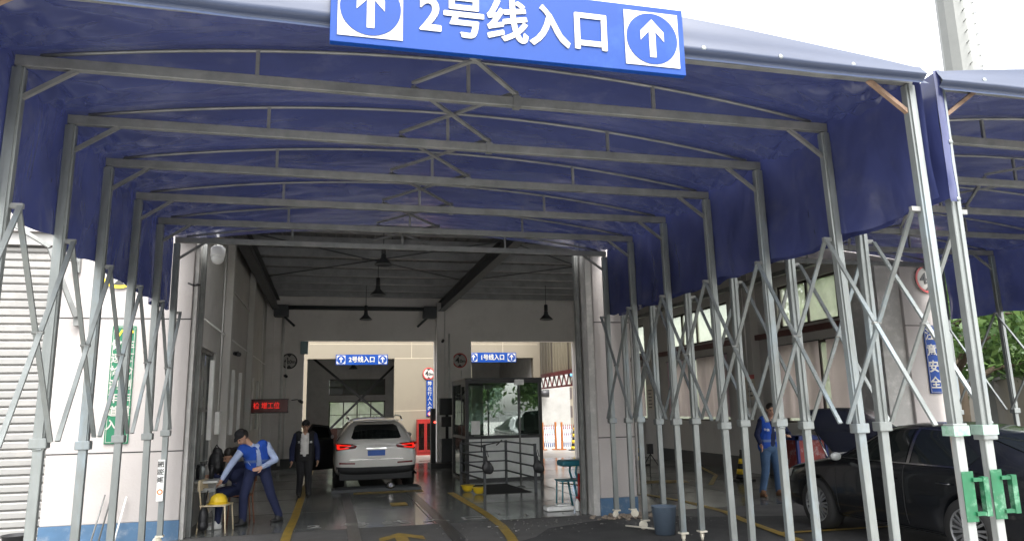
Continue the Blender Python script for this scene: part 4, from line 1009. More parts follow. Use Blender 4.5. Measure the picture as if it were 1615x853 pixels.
# awning arm on the left
T = empty('awning_arm', (-3.5, 11.3, 3.5), 'folding galvanised awning arm bolted to the left pillar over the shutter', 'bracket')
MB().box((-3.56, 11.3, 3.72), (-3.49, 11.38, 4.10)).build('wall_plate', M_GALVD, T); MB().box((-3.5, 11.28, 2.96), (-3.43, 11.38, 3.22)).build('wall_plate', M_GALVD, T)
MB().bar((-3.46, 11.24, 3.08), (-3.80, 11.05, 4.0), .06, .06).build('lower_arm', M_GALVD, T)
MB().bar((-3.80, 11.05, 4.02), (-4.5, 10.85, 4.46), .09, .05).build('upper_arm', M_GALVD, T)
MB().bar((-3.52, 11.26, 3.86), (-3.80, 11.05, 3.98), .05, .05).build('strut', M_GALVD, T)
T = MB().tube([(-1.98, 11.5, 3.62), (-1.9, 11.36, 3.58), (-1.96, 11.3, 3.56), (-2.05, 11.33, 3.6)], .014, 8).build('cable_hook', M_BLACK); tag(T, 'short black cable loop sticking from the left pillar edge', 'cable')
T = empty('bucket', (-3.9, 11.0, 0), 'black bucket in front of the white roller shutter', 'bucket')
MB().lathe([(.02, .01), (.12, .01), (.155, .27), (.17, .28), (.15, .28), (.11, .04), (.02, .03)], (-3.75, 10.75, 0)).build('pail', M_BLACK, T)
T = empty('waste_bin', (4.62, 9.3, 0), 'dented grey blue bucket standing between the tent posts', 'bin')
MB().lathe([(.02, .01), (.13, .01), (.165, .36), (.175, .37), (.155, .37), (.12, .03), (.02, .03)], (4.42, 9.45, 0)).build('pail', mat('grey blue plastic', (.09, .12, .16), rough=.5, var=.15), T)
for k, (a, b_, lb) in enumerate((((-3.0, 11.05, .012), (-2.93, 11.33, .66), 'thin grey stick leaning on the left pillar under the green sign'), ((-2.92, 11.1, .012), (-2.84, 11.33, .68), 'bent tipped grey rod leaning next to the thin stick'), ((-2.73, 11.1, .012), (-2.66, 11.33, .62), 'pale thin rod leaning right of the green sign'))):
    T = MB().tube([a, b_]+([V(b_)+V((.04, -.01, .02))] if k == 1 else []), .011, 8).build('leaning_rod', (M_GALVD, M_GALVD, M_PLW)[k]); tag(T, lb, 'rod')
T = MB().tube([(4.08, 9.98, .06), (4.46, 9.42, .06)], .012, 8).build('axle_bar', M_CAST); tag(T, 'pale bar lying on the asphalt by the caster feet', 'bar')

# red blue tool cart behind hood
T = empty('tool_cart', (8.95, 12.6, 0), 'blue framed cart with red and white printed side behind the open hood', 'cart')
MB().box((8.66, 12.45, .45), (9.25, 12.85, 1.0), .02).build('printed_box', mat('red white print', (.26, .035, .03), var=.3, scale=3, dirt=(.4, .38, .38), dirt_amt=.9, dscale=6), T)
MB().box((8.62, 12.42, .15), (8.67, 12.47, 1.08)).box((9.24, 12.42, .15), (9.29, 12.47, 1.08)).box((8.62, 12.42, 1.0), (9.29, 12.88, 1.08)).box((8.62, 12.42, .38), (9.29, 12.88, .44)).build('frame', mat('cart blue', (.015, .03, .15)), T)
for x in (8.68, 9.23):
    for y in (12.5, 12.8): MB().lathe([(.02, -.02), (.07, -.02), (.07, .02), (.02, .02)], (x, y, .08), 'x', 16).build('wheel', M_RUBB, T)

# tent bay tripod things far right bay
T = empty('tripod_sensor', (8.0, 19.0, 0), 'thin dark tripod standing on the bay floor behind the tent posts', 'tripod')
for a in (0, 2.1, 4.2): MB().tube([(7.95, 17.6, .5), (7.95+.35*cos(a), 17.6+.35*sin(a), .01)], .012, 6).build('leg', M_BLACK, T)
MB().box((7.88, 17.55, .5), (8.02, 17.66, .75), .01).build('head', M_BLACK, T)

# ------------------------------------------------------------------ furniture at left
T = empty('work_table', (-1.8, 12.7, 0), 'grey topped metal table along the left wall by the seated woman', 'table')
MB().box((-1.98, 11.95, .70), (-1.58, 13.3, .735), .006).build('table_top', mat('table laminate', (.42, .42, .40), rough=.35), T)
for x, y in ((-1.94, 12.0), (-1.62, 12.0), (-1.94, 13.25), (-1.62, 13.25)): MB().tube([(x, y, 0), (x, y, .7)], .018, 8).build('leg', M_GALVD, T)
MB().bar((-1.94, 12.0, .60), (-1.62, 12.0, .60), .03, .06).build('apron_rail', M_GALVD, T)
def thermos(x, y, h, r, label, m):
    T = empty('vacuum_flask', (x, y, .735), label, 'flask', 'flasks on the table')
    MB().lathe([(r, .737), (r, .737+h*.75), (r*.75, .737+h*.85), (r*.7, .737+h*.87)], (x, y, 0)).build('body', m, T)
    MB().lathe([(r*.8, .737+h*.87), (r*.8, .737+h)], (x, y, 0)).build('lid', M_BLACK, T)
thermos(-1.83, 12.15, .24, .04, 'steel flask nearest the table end', M_GALV); thermos(-1.90, 12.3, .22, .045, 'black flask behind the steel one on the table', M_BLACK); thermos(-1.73, 12.35, .2, .035, 'slim black flask nearest the aisle on the table', M_BLACK)
T = empty('backpack', (-1.75, 12.95, .735), 'black backpack resting upright on the table beside the wall', 'backpack')
mb = MB().ball((-1.74, 12.95, .93), .17, (.8, .8, 1.25)).ball((-1.72, 12.88, .87), .11, (.9, .8, 1.0)).ball((-1.74, 12.95, 1.12), .08, (1, .8, .7))
link('shell', remesh(mb, .015), M_BLACK, T)
MB().tube([(-1.78, 12.84, 1.15), (-1.74, 12.82, 1.22), (-1.68, 12.84, 1.14)], .012, 6).build('strap', M_BLACK, T)
def chair(x, y, rz, label, m=M_WOODC, lm=M_WOODC, h=.42):
    T = empty('chair', (x, y, 0), label, 'chair'); T.rotation_euler.z = rz
    MB().box((-.19, -.19, h), (.19, .19, h+.02), .008).build('seat', m, T, local=True)
    for sx in (-1, 1):
        MB().tube([(sx*.17, -.17, h), (sx*.19, -.2, 0)], .012, 8).build('leg', lm, T, local=True)
        MB().tube([(sx*.17, .17, h), (sx*.19, .21, 0)], .012, 8).build('leg', lm, T, local=True)
        MB().tube([(sx*.17, .17, h), (sx*.17, .22, h+.36)], .012, 8).build('back_post', lm, T, local=True)
    MB().box((-.19, .2, h+.22), (.19, .23, h+.38), .01).build('backrest', m, T, local=True)
chair(-1.58, 11.98, radians(80), 'cream wooden chair holding a yellow helmet in front of the seated woman', h=.38)
chair(-1.36, 12.85, radians(-75), 'brown chair under the seated woman in navy', mat('brown plastic', (.22, .09, .05)), mat('brown plastic', (.22, .09, .05)))
T = empty('safety_helmet', (-1.56, 12.0, .4), 'yellow hard hat on the cream chair seat', 'helmet')
MB().lathe([(.13, .405), (.125, .45), (.1, .51), (.05, .545), (.01, .55)], (-1.56, 12.0, 0)).build('shell', M_YELL, T); MB().lathe([(.12, .402), (.155, .402), (.155, .41), (.12, .415)], (-1.56, 11.985, 0)).build('brim', M_YELL, T)
T = empty('tote_bag', (-1.68, 11.75, .2), 'black tote bag hanging from the cream chair', 'bag')
mb = MB().ball((-1.74, 11.86, .22), .12, (.6, .9, 1.5)).ball((-1.74, 11.86, .12), .12, (.65, 1, .7)); link('pouch', remesh(mb, .014), M_BLACK, T)
MB().tube([(-1.74, 11.82, .36), (-1.70, 11.88, .6), (-1.74, 11.92, .36)], .01, 6).build('strap', M_BLACK, T)

# ------------------------------------------------------------------ people
def hand_caps(mb, w, dr, side, s=1.0):
    """palm and five fingers from wrist w along dr; side = thumb side"""
    w = V(w); dr = V(dr).normalized(); sd = V(side); sd = (sd-dr*sd.dot(dr)).normalized(); nn = dr.cross(sd)
    mb.cap(w, w+dr*.05*s, .027*s, .032*s)
    for k in (-1, 0, 1): mb.cap(w+dr*.02*s+sd*k*.018*s, w+dr*.085*s+sd*k*.022*s, .018*s, .016*s)
    for k, L in ((1.5, .065), (.5, .075), (-.5, .07), (-1.5, .055)):
        b = w+dr*.085*s+sd*k*.018*s; m = b+(dr+nn*.25).normalized()*L*.55*s; e = m+(dr+nn*.8).normalized()*L*.5*s
        mb.cap(b, m, .0105*s, .010*s, 8); mb.cap(m, e, .010*s, .0085*s, 8)
    t0 = w+dr*.025*s+sd*.028*s; t1 = t0+(dr*.6+sd*.8).normalized()*.04*s; t2 = t1+(dr+sd*.25).normalized()*.035*s
    mb.cap(t0, t1, .014*s, .012*s, 8); mb.cap(t1, t2, .012*s, .010*s, 8)
def person(J, face, label, wear, s=1.0, group=None):
    """J: joints; face: direction; wear: dict of garments"""
    J = {k: V(v) for k, v in J.items()}; f = V(face).normalized(); H = J['head']; N_ = J['neck']; Pn = J['pelvis']; Ch = J['chest']
    base = V((Pn.x, Pn.y, 0)); T = empty('person', base, label, 'person', group)
    rt = (J['sr']-J['sl']).normalized(); up = (H-N_).normalized(); fr = (f-up*f.dot(up)).normalized(); hr = fr.cross(up).normalized()
    b = MB(); R = lambda r: r*s
    # head
    def hp(x, y, z): return H+hr*x*s+fr*y*s+up*z*s
    b.ball(hp(0, -.012, .025), .092*s, (.84, 1.0, 1.05)); b.ball(hp(0, .03, -.04), .062*s, (.92, 1, 1.1)); b.cap(hp(0, .045, -.085), hp(0, .05, -.08), R(.03), R(.03))
    b.cap(hp(0, .088, .01), hp(0, .108, -.022), R(.010), R(.015), 8); b.cap(hp(-.03, .086, .03), hp(.03, .086, .03), R(.010), R(.010), 8)
    b.cap(hp(-.018, .088, -.055), hp(.018, .088, -.055), R(.009), R(.009), 8)
    for k in (-1, 1): b.cap(hp(k*.078, -.005, .02), hp(k*.08, -.012, -.02), R(.014), R(.010), 8)
    b.cap(N_-up*.05*s, H-up*.05*s-fr*.02*s, R(.055), R(.05))
    # torso
    b.cap(Ch-rt*.07*s, Ch+rt*.07*s, R(.105), R(.105)); b.cap(J['sl'], J['sr'], R(.055), R(.055)); b.cap(Ch, N_-(N_-Ch)*.25, R(.11), R(.07))
    b.cap(Ch.lerp(Pn, .55)-rt*.04*s, Ch.lerp(Pn, .55)+rt*.04*s, R(.10), R(.10)); b.cap(Pn-rt*.06*s, Pn+rt*.06*s, R(.105), R(.105)); b.cap(Ch, Pn, R(.11), R(.10))
    for q in 'lr':
        b.cap(J['s'+q], J['e'+q], R(.048), R(.038)); b.cap(J['e'+q], J['w'+q], R(.038), R(.026))
        dr = (J['w'+q]-J['e'+q]); hand_caps(b, J['w'+q], J.get('hd'+q, dr), fr if 'thumb' not in J else J['thumb'], s)
        b.cap(J['h'+q], J['k'+q], R(.082), R(.055)); b.cap(J['k'+q], J['a'+q], R(.055), R(.036))
        b.cap(J['a'+q]-V((0, 0, .03)), J['a'+q]+J['toe']*.14*s-V((0, 0, .045)), R(.026), R(.022))
    link('body', remesh(b, .0085, 2), M_SKIN, T)
    for k in (-1, 1): MB().ball(hp(k*.032, .084, .012), .011*s).build('eye', M_SIGNK, T)
    MB().cap(hp(-.02, .098, -.052), hp(.02, .098, -.052), .004, .004, 6).build('mouth', mat('lips', (.3, .1, .08)), T)
    # hair
    h = MB(); h.ball(hp(0, -.025, .045), .097*s, (.9, 1.0, 1.0)); h.ball(hp(0, -.05, .0), .085*s, (.9, .8, 1.1))
    if wear.get('ponytail'): h.cap(hp(0, -.12, .05), hp(0, -.17, .02), R(.035), R(.035)); h.cap(hp(0, -.17, .02), hp(0, -.18, -.12), R(.035), R(.012))
    hm = mesh_of(h)
    hm = apply_mods(hm, [('REMESH', dict(mode='VOXEL', voxel_size=.011, use_smooth_shade=True))])
    # cut hair from the face: keep verts behind a slanted plane
    bm = bmesh.new(); bm.from_mesh(hm); o_ = hp(0, .052, .045); n_ = (fr+up*-.55).normalized()
    bmesh.ops.bisect_plane(bm, geom=bm.verts[:]+bm.edges[:]+bm.faces[:], plane_co=o_, plane_no=n_, clear_outer=True)
    bmesh.ops.holes_fill(bm, edges=[e for e in bm.edges if e.is_boundary]); bm.to_mesh(hm); bm.free()
    link('hair', hm, M_HAIR, T)
    def garment(name, mb, m, vox=.012, label=None): return link(name, remesh(mb, vox, 3), m, T, label)
    if 'cap' in wear:
        h = MB(); h.ball(hp(0, -.01, .055), .1*s, (.92, 1.08, .85)); h.cap(hp(-.04, .09, .06), hp(.04, .09, .06), R(.018), R(.018)); h.cap(hp(0, .08, .06), hp(0, .13, .05), R(.03), R(.02)); garment('cap', h, wear['cap'])
    # trousers
    t = MB(); t.cap(Pn-rt*.06*s, Pn+rt*.06*s, R(.125), R(.125)); t.cap(Pn+(Ch-Pn).normalized()*.06-rt*.05*s, Pn+(Ch-Pn).normalized()*.06+rt*.05*s, R(.118), R(.118))
    for q in 'lr':
        t.cap(J['h'+q], J['k'+q], R(.102), R(.075)); t.cap(J['k'+q], J['a'+q]+V((0, 0, .02)), R(.075), R(.062))
        t.cap(J['h'+q], Pn, R(.11), R(.12))
    garment('trousers', t, wear['trousers'])
    # belt
    for q in 'lr':
        sh_ = MB(); a = J['a'+q]; toe = J['toe']
        sh_.cap(V((a.x, a.y, .04))-toe*.05*s, V((a.x, a.y, .036))+toe*.13*s, R(.040), R(.036)); sh_.cap(V((a.x, a.y, .03))-toe*.04*s, V((a.x, a.y, .1)), R(.046), R(.052))
        sh_.cap(V((a.x, a.y, .05)), V((a.x, a.y, .1))+toe*.02*s, R(.055), R(.054))
        me = remesh(sh_, .011)
        for v in me.vertices: v.co.z = max(v.co.z, .010)
        link('shoe', me, wear['shoe'], T)
    # shirt with sleeves
    c = MB(); c.cap(Ch-rt*.07*s, Ch+rt*.07*s, R(.122), R(.122)); c.cap(J['sl'], J['sr'], R(.07), R(.07)); c.cap(Ch, N_-(N_-Ch)*.3, R(.12), R(.075)); c.cap(Ch, Pn+(Ch-Pn)*.12, R(.128), R(.122))
    c.cap(Pn.lerp(Ch, .3)-rt*.045*s, Pn.lerp(Ch, .3)+rt*.045*s, R(.118), R(.118))
    for q in 'lr':
        fe = J['s'+q].lerp(J['e'+q], .97); c.cap(J['s'+q], J['e'+q], R(.064), R(.053)); c.cap(J['e'+q], J['e'+q].lerp(J['w'+q], .93 if wear.get('long', True) else .25), R(.053), R(.04))
    garment('shirt', c, wear['shirt'])
    if 'sleeve' in wear:
        for q in 'lr':
            c = MB(); c.cap(J['s'+q].lerp(N_, .12), J['s'+q], R(.082), R(.076)); c.cap(J['s'+q], J['e'+q], R(.076), R(.064)); c.cap(J['e'+q], J['e'+q].lerp(J['w'+q], .95), R(.064), R(.052)); garment('jacket_sleeve', c, wear['sleeve'])
    if 'vest' in wear:
        v_ = MB(); pz = Pn.lerp(Ch, .1); bk = -fr*.02*s
        for sg in (-1, 1):
            v_.cap(Ch+rt*sg*.075*s+bk, Pn.lerp(Ch, wear.get('vlow', .2))+rt*sg*.08*s+bk, R(.130), R(.130)); v_.cap(J['sr' if sg > 0 else 'sl'].lerp(N_, .25), Ch+rt*sg*.07*s, R(.085), R(.12))
        vm = remesh(v_, .012)
        bm = bmesh.new(); bm.from_mesh(vm)          # open front: a slot between the two panels
        dl = [f_ for f_ in bm.faces if abs((f_.calc_center_median()-Ch).dot(rt)) < wear.get('slot', .035) and (f_.calc_center_median()-Ch).dot(fr) > 0]
        bmesh.ops.delete(bm, geom=dl, context='FACES'); bm.to_mesh(vm); bm.free()
        vm = apply_mods(vm, [('SOLIDIFY', dict(thickness=.008, offset=1))])
        link('vest', vm, wear['vest'], T)
        bv = BVHTree.FromPolygons([v.co for v in vm.vertices], [p.vertices[:] for p in vm.polygons])
        bb = bmesh.new(); bb.from_mesh(vm); zb = (Pn.lerp(Ch, .45)).z-base.z
        bmesh.ops.delete(bb, geom=[f_ for f_ in bb.faces if abs(f_.calc_center_median().z-zb) > .022], context='FACES')
        if wear['vest'] is VB:
            for v in bb.verts: v.co += v.normal*.003
            bmm = bpy.data.meshes.new('b'); bb.to_mesh(bmm); link('reflective_band', bmm, mat('grey blue band', (.10, .16, .36), rough=.4), T, local=True)
        bb.free()
        for sg in (-1, 1):       # small white print on the chest
            q0 = Ch+rt*sg*.10*s+V((0, 0, .05))+fr*.6+V(base)*0
            me = text_mesh('检测' if sg < 0 else '服务', .05, .02, 0)
            me.transform(frame_m(q0, -rt*1.0 if rt.cross(V((0, 0, 1))).dot(fr) < 0 else rt, (0, 0, 1)))
            for v in me.vertices:
                hit = bv.ray_cast(v.co-base, -fr)
                if hit[0]: v.co = hit[0]+base+fr*.006
                else: v.co = v.co-fr*.45
            link('vest_print', me, M_PLW, T)
    return T
cl = lambda n, c, r=.85: mat(n, c, rough=r, var=.15, scale=6, bump=.5, bscale=14)
VB = cl('vest blue', (.012, .07, .40)); NV = cl('navy cloth', (.012, .018, .06)); BK = cl('black cloth', (.014, .014, .017)); LB = cl('light blue shirt', (.38, .46, .66)); WT = cl('white tee', (.72, .70, .68)); JN = cl('blue jeans', (.05, .10, .19)); SHB = mat('black leather', (.012, .012, .012), rough=.4); BRN = mat('brown suede', (.16, .08, .04), rough=.9)
person(dict(pelvis=(-1.07, 12.58, .86), chest=(-1.12, 12.48, 1.10), neck=(-1.21, 12.4, 1.235), head=(-1.31, 12.33, 1.345), sl=(-1.31, 12.33, 1.13), sr=(-.95, 12.55, 1.20), el=(-1.45, 12.25, .93), wl=(-1.555, 12.17, .73), er=(-.80, 12.47, .98), wr=(-.99, 12.30, .88),
            hl=(-1.17, 12.53, .82), hr=(-.98, 12.62, .82), kl=(-1.25, 12.4, .45), kr=(-.86, 12.58, .44), al=(-1.25, 12.42, .08), ar=(-.73, 12.68, .09), toe=V((-.75, -.6, 0)).normalized(), hdr=(-.9, -.2, -.3), hdl=(-.45, -.2, -.8)),
       (-.75, -.65, -.25), 'man in light blue shirt and bright blue vest bending over the chair', dict(trousers=NV, shoe=SHB, shirt=LB, vest=VB, cap=BK, vlow=.15), .95)
person(dict(pelvis=(-.46, 15.95, .79), chest=(-.46, 15.97, 1.08), neck=(-.46, 15.96, 1.29), head=(-.455, 15.93, 1.43), sl=(-.63, 15.97, 1.24), sr=(-.29, 15.97, 1.24), el=(-.71, 15.98, .98), wl=(-.71, 15.88, .75), er=(-.21, 15.98, .98), wr=(-.20, 15.88, .75),
            hl=(-.54, 15.95, .77), hr=(-.38, 15.95, .77), kl=(-.53, 15.9, .43), kr=(-.37, 15.86, .43), al=(-.55, 15.98, .08), ar=(-.36, 15.84, .08), toe=V((0, -1, 0))),
       (0.05, -1, -.05), 'man walking forward in black open jacket over a white tee shirt', dict(trousers=BK, shoe=SHB, shirt=WT, vest=BK, sleeve=NV, cap=BK, vlow=.0, slot=.08), .94)
person(dict(pelvis=(8.07, 12.5, .88), chest=(8.10, 12.48, 1.18), neck=(8.12, 12.45, 1.42), head=(8.12, 12.42, 1.57), sl=(7.93, 12.48, 1.37), sr=(8.31, 12.48, 1.36), el=(7.83, 12.5, 1.12), wl=(7.82, 12.38, .95), er=(8.46, 12.42, 1.12), wr=(8.34, 12.22, 1.09),
            hl=(7.98, 12.5, .86), hr=(8.16, 12.5, .86), kl=(7.93, 12.46, .47), kr=(8.18, 12.46, .47), al=(7.86, 12.5, .08), ar=(8.2, 12.5, .08), toe=V((-.2, -1, 0)).normalized(), hdr=(-.8, -.3, .1)),
       (-.3, -1, -.1), 'man in royal blue vest, jeans and brown boots standing behind the tent posts', dict(trousers=JN, shoe=BRN, shirt=NV, vest=VB, vlow=.05, slot=.01), 1.0)
person(dict(pelvis=(-1.34, 12.85, .50), chest=(-1.40, 12.8, .75), neck=(-1.46, 12.76, .93), head=(-1.53, 12.7, 1.05), sl=(-1.50, 12.64, .88), sr=(-1.32, 12.93, .89), el=(-1.56, 12.52, .68), wl=(-1.70, 12.42, .78), er=(-1.48, 12.95, .7), wr=(-1.68, 12.88, .79),
            hl=(-1.42, 12.75, .5), hr=(-1.34, 12.95, .5), kl=(-1.60, 12.45, .50), kr=(-1.66, 12.75, .5), al=(-1.60, 12.22, .09), ar=(-1.66, 12.6, .09), toe=V((-.75, -.65, 0)).normalized(), hdl=(-1, 0, -.2), hdr=(-1, 0, -.2)),
       (-.9, -.45, -.15), 'seated woman with ponytail in navy clothes and white shoes at the table', dict(trousers=NV, shoe=M_PLW, shirt=NV, ponytail=True), .92)

# ------------------------------------------------------------------ vehicles
PAINTW = mat('white car paint', (.74, .72, .69), rough=.28, var=.03, coat=.8); PAINTB = mat('black car paint', (.007, .008, .010), rough=.22, var=.15, scale=1.5, coat=.45, spec=.5, dirt=(.03, .03, .028), dirt_amt=.35)
CHROME = mat('chrome', (.6, .6, .6), rough=.15, metal=1, var=.03); CARG = mat('dark car glass', (.012, .015, .015), rough=.04, var=.05, spec=.8)
PLAS = mat('dark cladding plastic', (.025, .026, .028), rough=.6); RIM = mat('silver rim', (.42, .43, .44), rough=.3, metal=.8)
def ring_pts(w, zb, wb, zt, wt, z0, ws):
    return [(0, z0), (w*.82, z0), (w*.97, z0+.06), (w, (z0+zb)*.5-.02), (ws, zb-.07), (wb, zb), (wt+(wb-wt)*.45, zb+(zt-zb)*.55), (wt, zt-.05*(zt-zb > .1)-.012), (wt*.72, zt), (0, zt+.012)]
def car_body(st, wheels, wr, name='body'):
    b = MB(); rows = []
    for (y, w, zb, zt, wt, z0) in st:
        wb = w-.05; pts = ring_pts(w, zb, wb, zt, wt, z0, w-.012)
        full = pts+[(-x, z) for x, z in pts[-2:0:-1]]
        rows.append([b.b.verts.new((x, y, z)) for x, z in full])
    n = len(rows[0])
    for A, B in zip(rows, rows[1:]):
        for k in range(n): b.b.faces.new([A[k], A[(k+1) % n], B[(k+1) % n], B[k]])
    b.b.faces.new(rows[0]); b.b.faces.new(rows[-1][::-1])
    me = apply_mods(mesh_of(b), [('SUBSURF', dict(levels=2, render_levels=2))])
    for (wx, wy, wz) in wheels:
        c = MB().lathe([(wr, -.16), (wr, .34)], (wx if wx > 0 else wx, wy, wz), 'x', 36) if wx > 0 else MB().lathe([(wr, -.34), (wr, .16)], (wx, wy, wz), 'x', 36)
        cm = mesh_of(c); o = bpy.data.objects.new('c', cm); COL.objects.link(o)
        me = apply_mods(me, [('BOOLEAN', dict(operation='DIFFERENCE', object=o, solver='EXACT'))]); bpy.data.objects.remove(o)
    for p in me.polygons: p.use_smooth = True
    return me
def bvh_of(me): return BVHTree.FromPolygons([v.co for v in me.vertices], [p.vertices[:] for p in me.polygons])
def patch(bv, poly, ax, sgn, off=.006, cell=.04, thick=.004):
    """a polygon laid on the body: ax 'x' side (poly in y,z), 'y' end (poly in x,z), 'z' top (poly x,y)"""
    b = bmesh.new()
    P = {'x': lambda u, v: V((5*sgn, u, v)), 'y': lambda u, v: V((u, 5*sgn, v)), 'z': lambda u, v: V((u, v, 5))}[ax]
    b.faces.new([b.verts.new(P(u, v)) for u, v in poly])
    us = [p[0] for p in poly]; vs = [p[1] for p in poly]
    nu = {'x': V((0, 1, 0)), 'y': V((1, 0, 0)), 'z': V((1, 0, 0))}[ax]; nv = {'x': V((0, 0, 1)), 'y': V((0, 0, 1)), 'z': V((0, 1, 0))}[ax]
    for n_, lo, hi in ((nu, min(us), max(us)), (nv, min(vs), max(vs))):
        k = lo+cell
        while k < hi:
            bmesh.ops.bisect_plane(b, geom=b.verts[:]+b.edges[:]+b.faces[:], plane_co=n_*k, plane_no=n_); k += cell
    dr = {'x': V((-sgn, 0, 0)), 'y': V((0, -sgn, 0)), 'z': V((0, 0, -1))}[ax]
    for v in b.verts:
        h = bv.ray_cast(v.co, dr)
        if h[0]: v.co = h[0]-dr*off
        else: v.co = v.co+dr*(5-{'x': .8, 'y': 2.2, 'z': 1}[ax])
    me = bpy.data.meshes.new('p'); b.to_mesh(me); b.free()
    for p in me.polygons: p.use_smooth = True
    return me
def wheel(T, p, r, side, rr=.66, spokes=10, W_=.22, double=True):
    x, y, z = p
    t = MB().lathe([(r*rr, -W_/2), (r*.93, -W_/2), (r, -W_*.36), (r, W_*.36), (r*.93, W_/2), (r*rr, W_/2)], p, 'x', 36, False).build('wheel', M_RUBB, T, local=True)
    s = MB(); xo = side*W_*.40
    n = 40; A = []
    for q, xx in ((r*rr, xo+side*.02), (r*rr*.93, xo+side*.015), (r*rr*.90, -side*.05)):
        A.append([s.b.verts.new((x+xx, y+q*cos(2*pi*k/n), z+q*sin(2*pi*k/n))) for k in range(n)])
    for P, Q in zip(A, A[1:]):
        for k in range(n): s.b.faces.new([P[k], P[(k+1) % n], Q[(k+1) % n], Q[k]])
    for k in range(spokes):
        a0 = 2*pi*k/spokes
        for da in ((-.1, .1) if double else (0,)):
            a = a0+da; s.bar((x+xo+side*.005, y+r*.12*cos(a), z+r*.12*sin(a)), (x+xo, y+r*rr*.92*cos(a+da*.4), z+r*rr*.92*sin(a+da*.4)), .026*r/.33, .02, (1, 0, 0))
    s.lathe([(r*.16, xo-.01), (r*.16, xo+.018), (r*.1, xo+.022)] if side > 0 else [(r*.16, xo+.01), (r*.16, xo-.018), (r*.1, xo-.022)], p, 'x', 20)
    s.build('rim', RIM, t, local=True)
    MB().lathe([(r*rr*.88, -.03), (r*rr*.88, .03)], (x-side*.02, y, z), 'x', 28).build('brake_disc', PLAS, t, local=True)

# white SUV seen from behind (drives towards +Y)
T = empty('parked_suv', (1.05, 19.1, 0), 'white SUV seen from behind with lit tail lights and its left door open', 'car')
st = [(-2.27, .74, .86, .90, .60, .42), (-2.22, .86, .90, 1.06, .66, .34), (-2.08, .905, .96, 1.22, .64, .30), (-1.80, .92, 1.0, 1.43, .60, .27), (-1.5, .925, 1.0, 1.52, .585, .24), (-.9, .93, 1.0, 1.56, .59, .22), (-.1, .93, .98, 1.57, .60, .22), (.6, .93, .97, 1.48, .58, .22), (1.1, .92, .96, 1.16, .62, .22), (1.6, .91, .92, .99, .62, .22), (2.1, .86, .84, .88, .55, .24), (2.3, .74, .72, .75, .45, .30)]
wh = [(s_*.79, y_, .35) for s_ in (-1, 1) for y_ in (-1.32, 1.42)]
me = car_body(st, wh, .41); bv = bvh_of(me)
body = link('body', me, PAINTW, T, local=True)
for w_ in wh: wheel(T, w_, .35, 1 if w_[0] > 0 else -1, spokes=5, W_=.25)
L_ = lambda n, m_, mt, par=None, label=None: link(n, m_, mt, par or T, label, local=True)
tg = L_('tailgate', patch(bv, [(-.60, .66), (.60, .66), (.66, .98), (.60, 1.09), (-.60, 1.09), (-.66, .98)], 'y', -1, .004), PAINTW)
L_('rear_window', patch(bv, [(-.50, 1.10), (.50, 1.10), (.55, 1.13), (.47, 1.37), (.40, 1.41), (-.40, 1.41), (-.47, 1.37), (-.55, 1.13)], 'y', -1, .010), CARG)
tlm = mat('tail lamp glow', (.5, .01, .01), rough=.2, emit=(1, .02, .01), es=.2); tld = mat('tail lamp lens', (.16, .008, .008), rough=.15, coat=1)
for s_ in (-1, 1):
    o = L_('tail_light', patch(bv, [(s_*.88, .86), (s_*.46, .905), (s_*.42, .96), (s_*.52, 1.0), (s_*.90, 1.02)], 'y', -1, .014, .03), tld)
    L_('lamp_glow', patch(bv, [(s_*.84, .885), (s_*.60, .905), (s_*.60, .925), (s_*.84, .915)], 'y', -1, .018, .03), tlm, o)
    L_('lamp_glow', patch(bv, [(s_*.86, .965), (s_*.56, .955), (s_*.56, .975), (s_*.86, .995)], 'y', -1, .018, .03), tlm, o)
    L_('lamp_glow', patch(bv, [(s_*.86, .90), (s_*.80, .90), (s_*.80, .98), (s_*.86, .98)], 'y', -1, .0185, .03), tlm, o)
    L_('reflector', patch(bv, [(s_*.80, .575), (s_*.46, .565), (s_*.46, .60), (s_*.80, .615)], 'y', -1, .014, .04), tld)
    MB().tube([(s_*.60, -1.75, 1.50), (s_*.615, -1.2, 1.585), (s_*.615, .0, 1.60), (s_*.60, .5, 1.54)], .018, 8).build('roof_rail', CHROME, T, local=True)
    L_('side_window', patch(bv, [(-1.75, 1.06), (.75, 1.06), (.35, 1.40), (-1.35, 1.44)], 'x', s_, .008), CARG)
    MB().ball((s_*1.0, .72, 1.08), .09, (1.1, .5, .75)).build('mirror', PAINTW, T, local=True)
L_('bumper_cladding', patch(bv, [(-.90, .30), (.90, .30), (.90, .52), (.45, .50), (-.45, .50), (-.90, .52)], 'y', -1, .012), PLAS)
MB().box((-.80, -2.2, .22), (.80, -1.8, .40), .02).build('lower_valance', PLAS, T, local=True)
L_('number_plate', patch(bv, [(-.19, .74), (.19, .74), (.19, .86), (-.19, .86)], 'y', -1, .018, .1), mat('plate blue', (.02, .12, .55), rough=.4))
L_('chrome_strip', patch(bv, [(-.58, .655), (.58, .655), (.58, .672), (-.58, .672)], 'y', -1, .016, .05), CHROME)
L_('handle_strip', patch(bv, [(-.22, .885), (.22, .885), (.22, .91), (-.22, .91)], 'y', -1, .016, .05), CHROME)
MB().box((-.52, -1.95, 1.475), (.52, -1.70, 1.505), .012).build('roof_spoiler', PAINTW, T, local=True)
b = MB(); b.lathe([(.035, 0), (.012, .035)], (0, -1.5, 1.56)).build('antenna_fin', PAINTW, T, local=True)
MB().box((.42, -2.262, .70), (.52, -2.25, .72)).build('badge', CHROME, T, local=True)
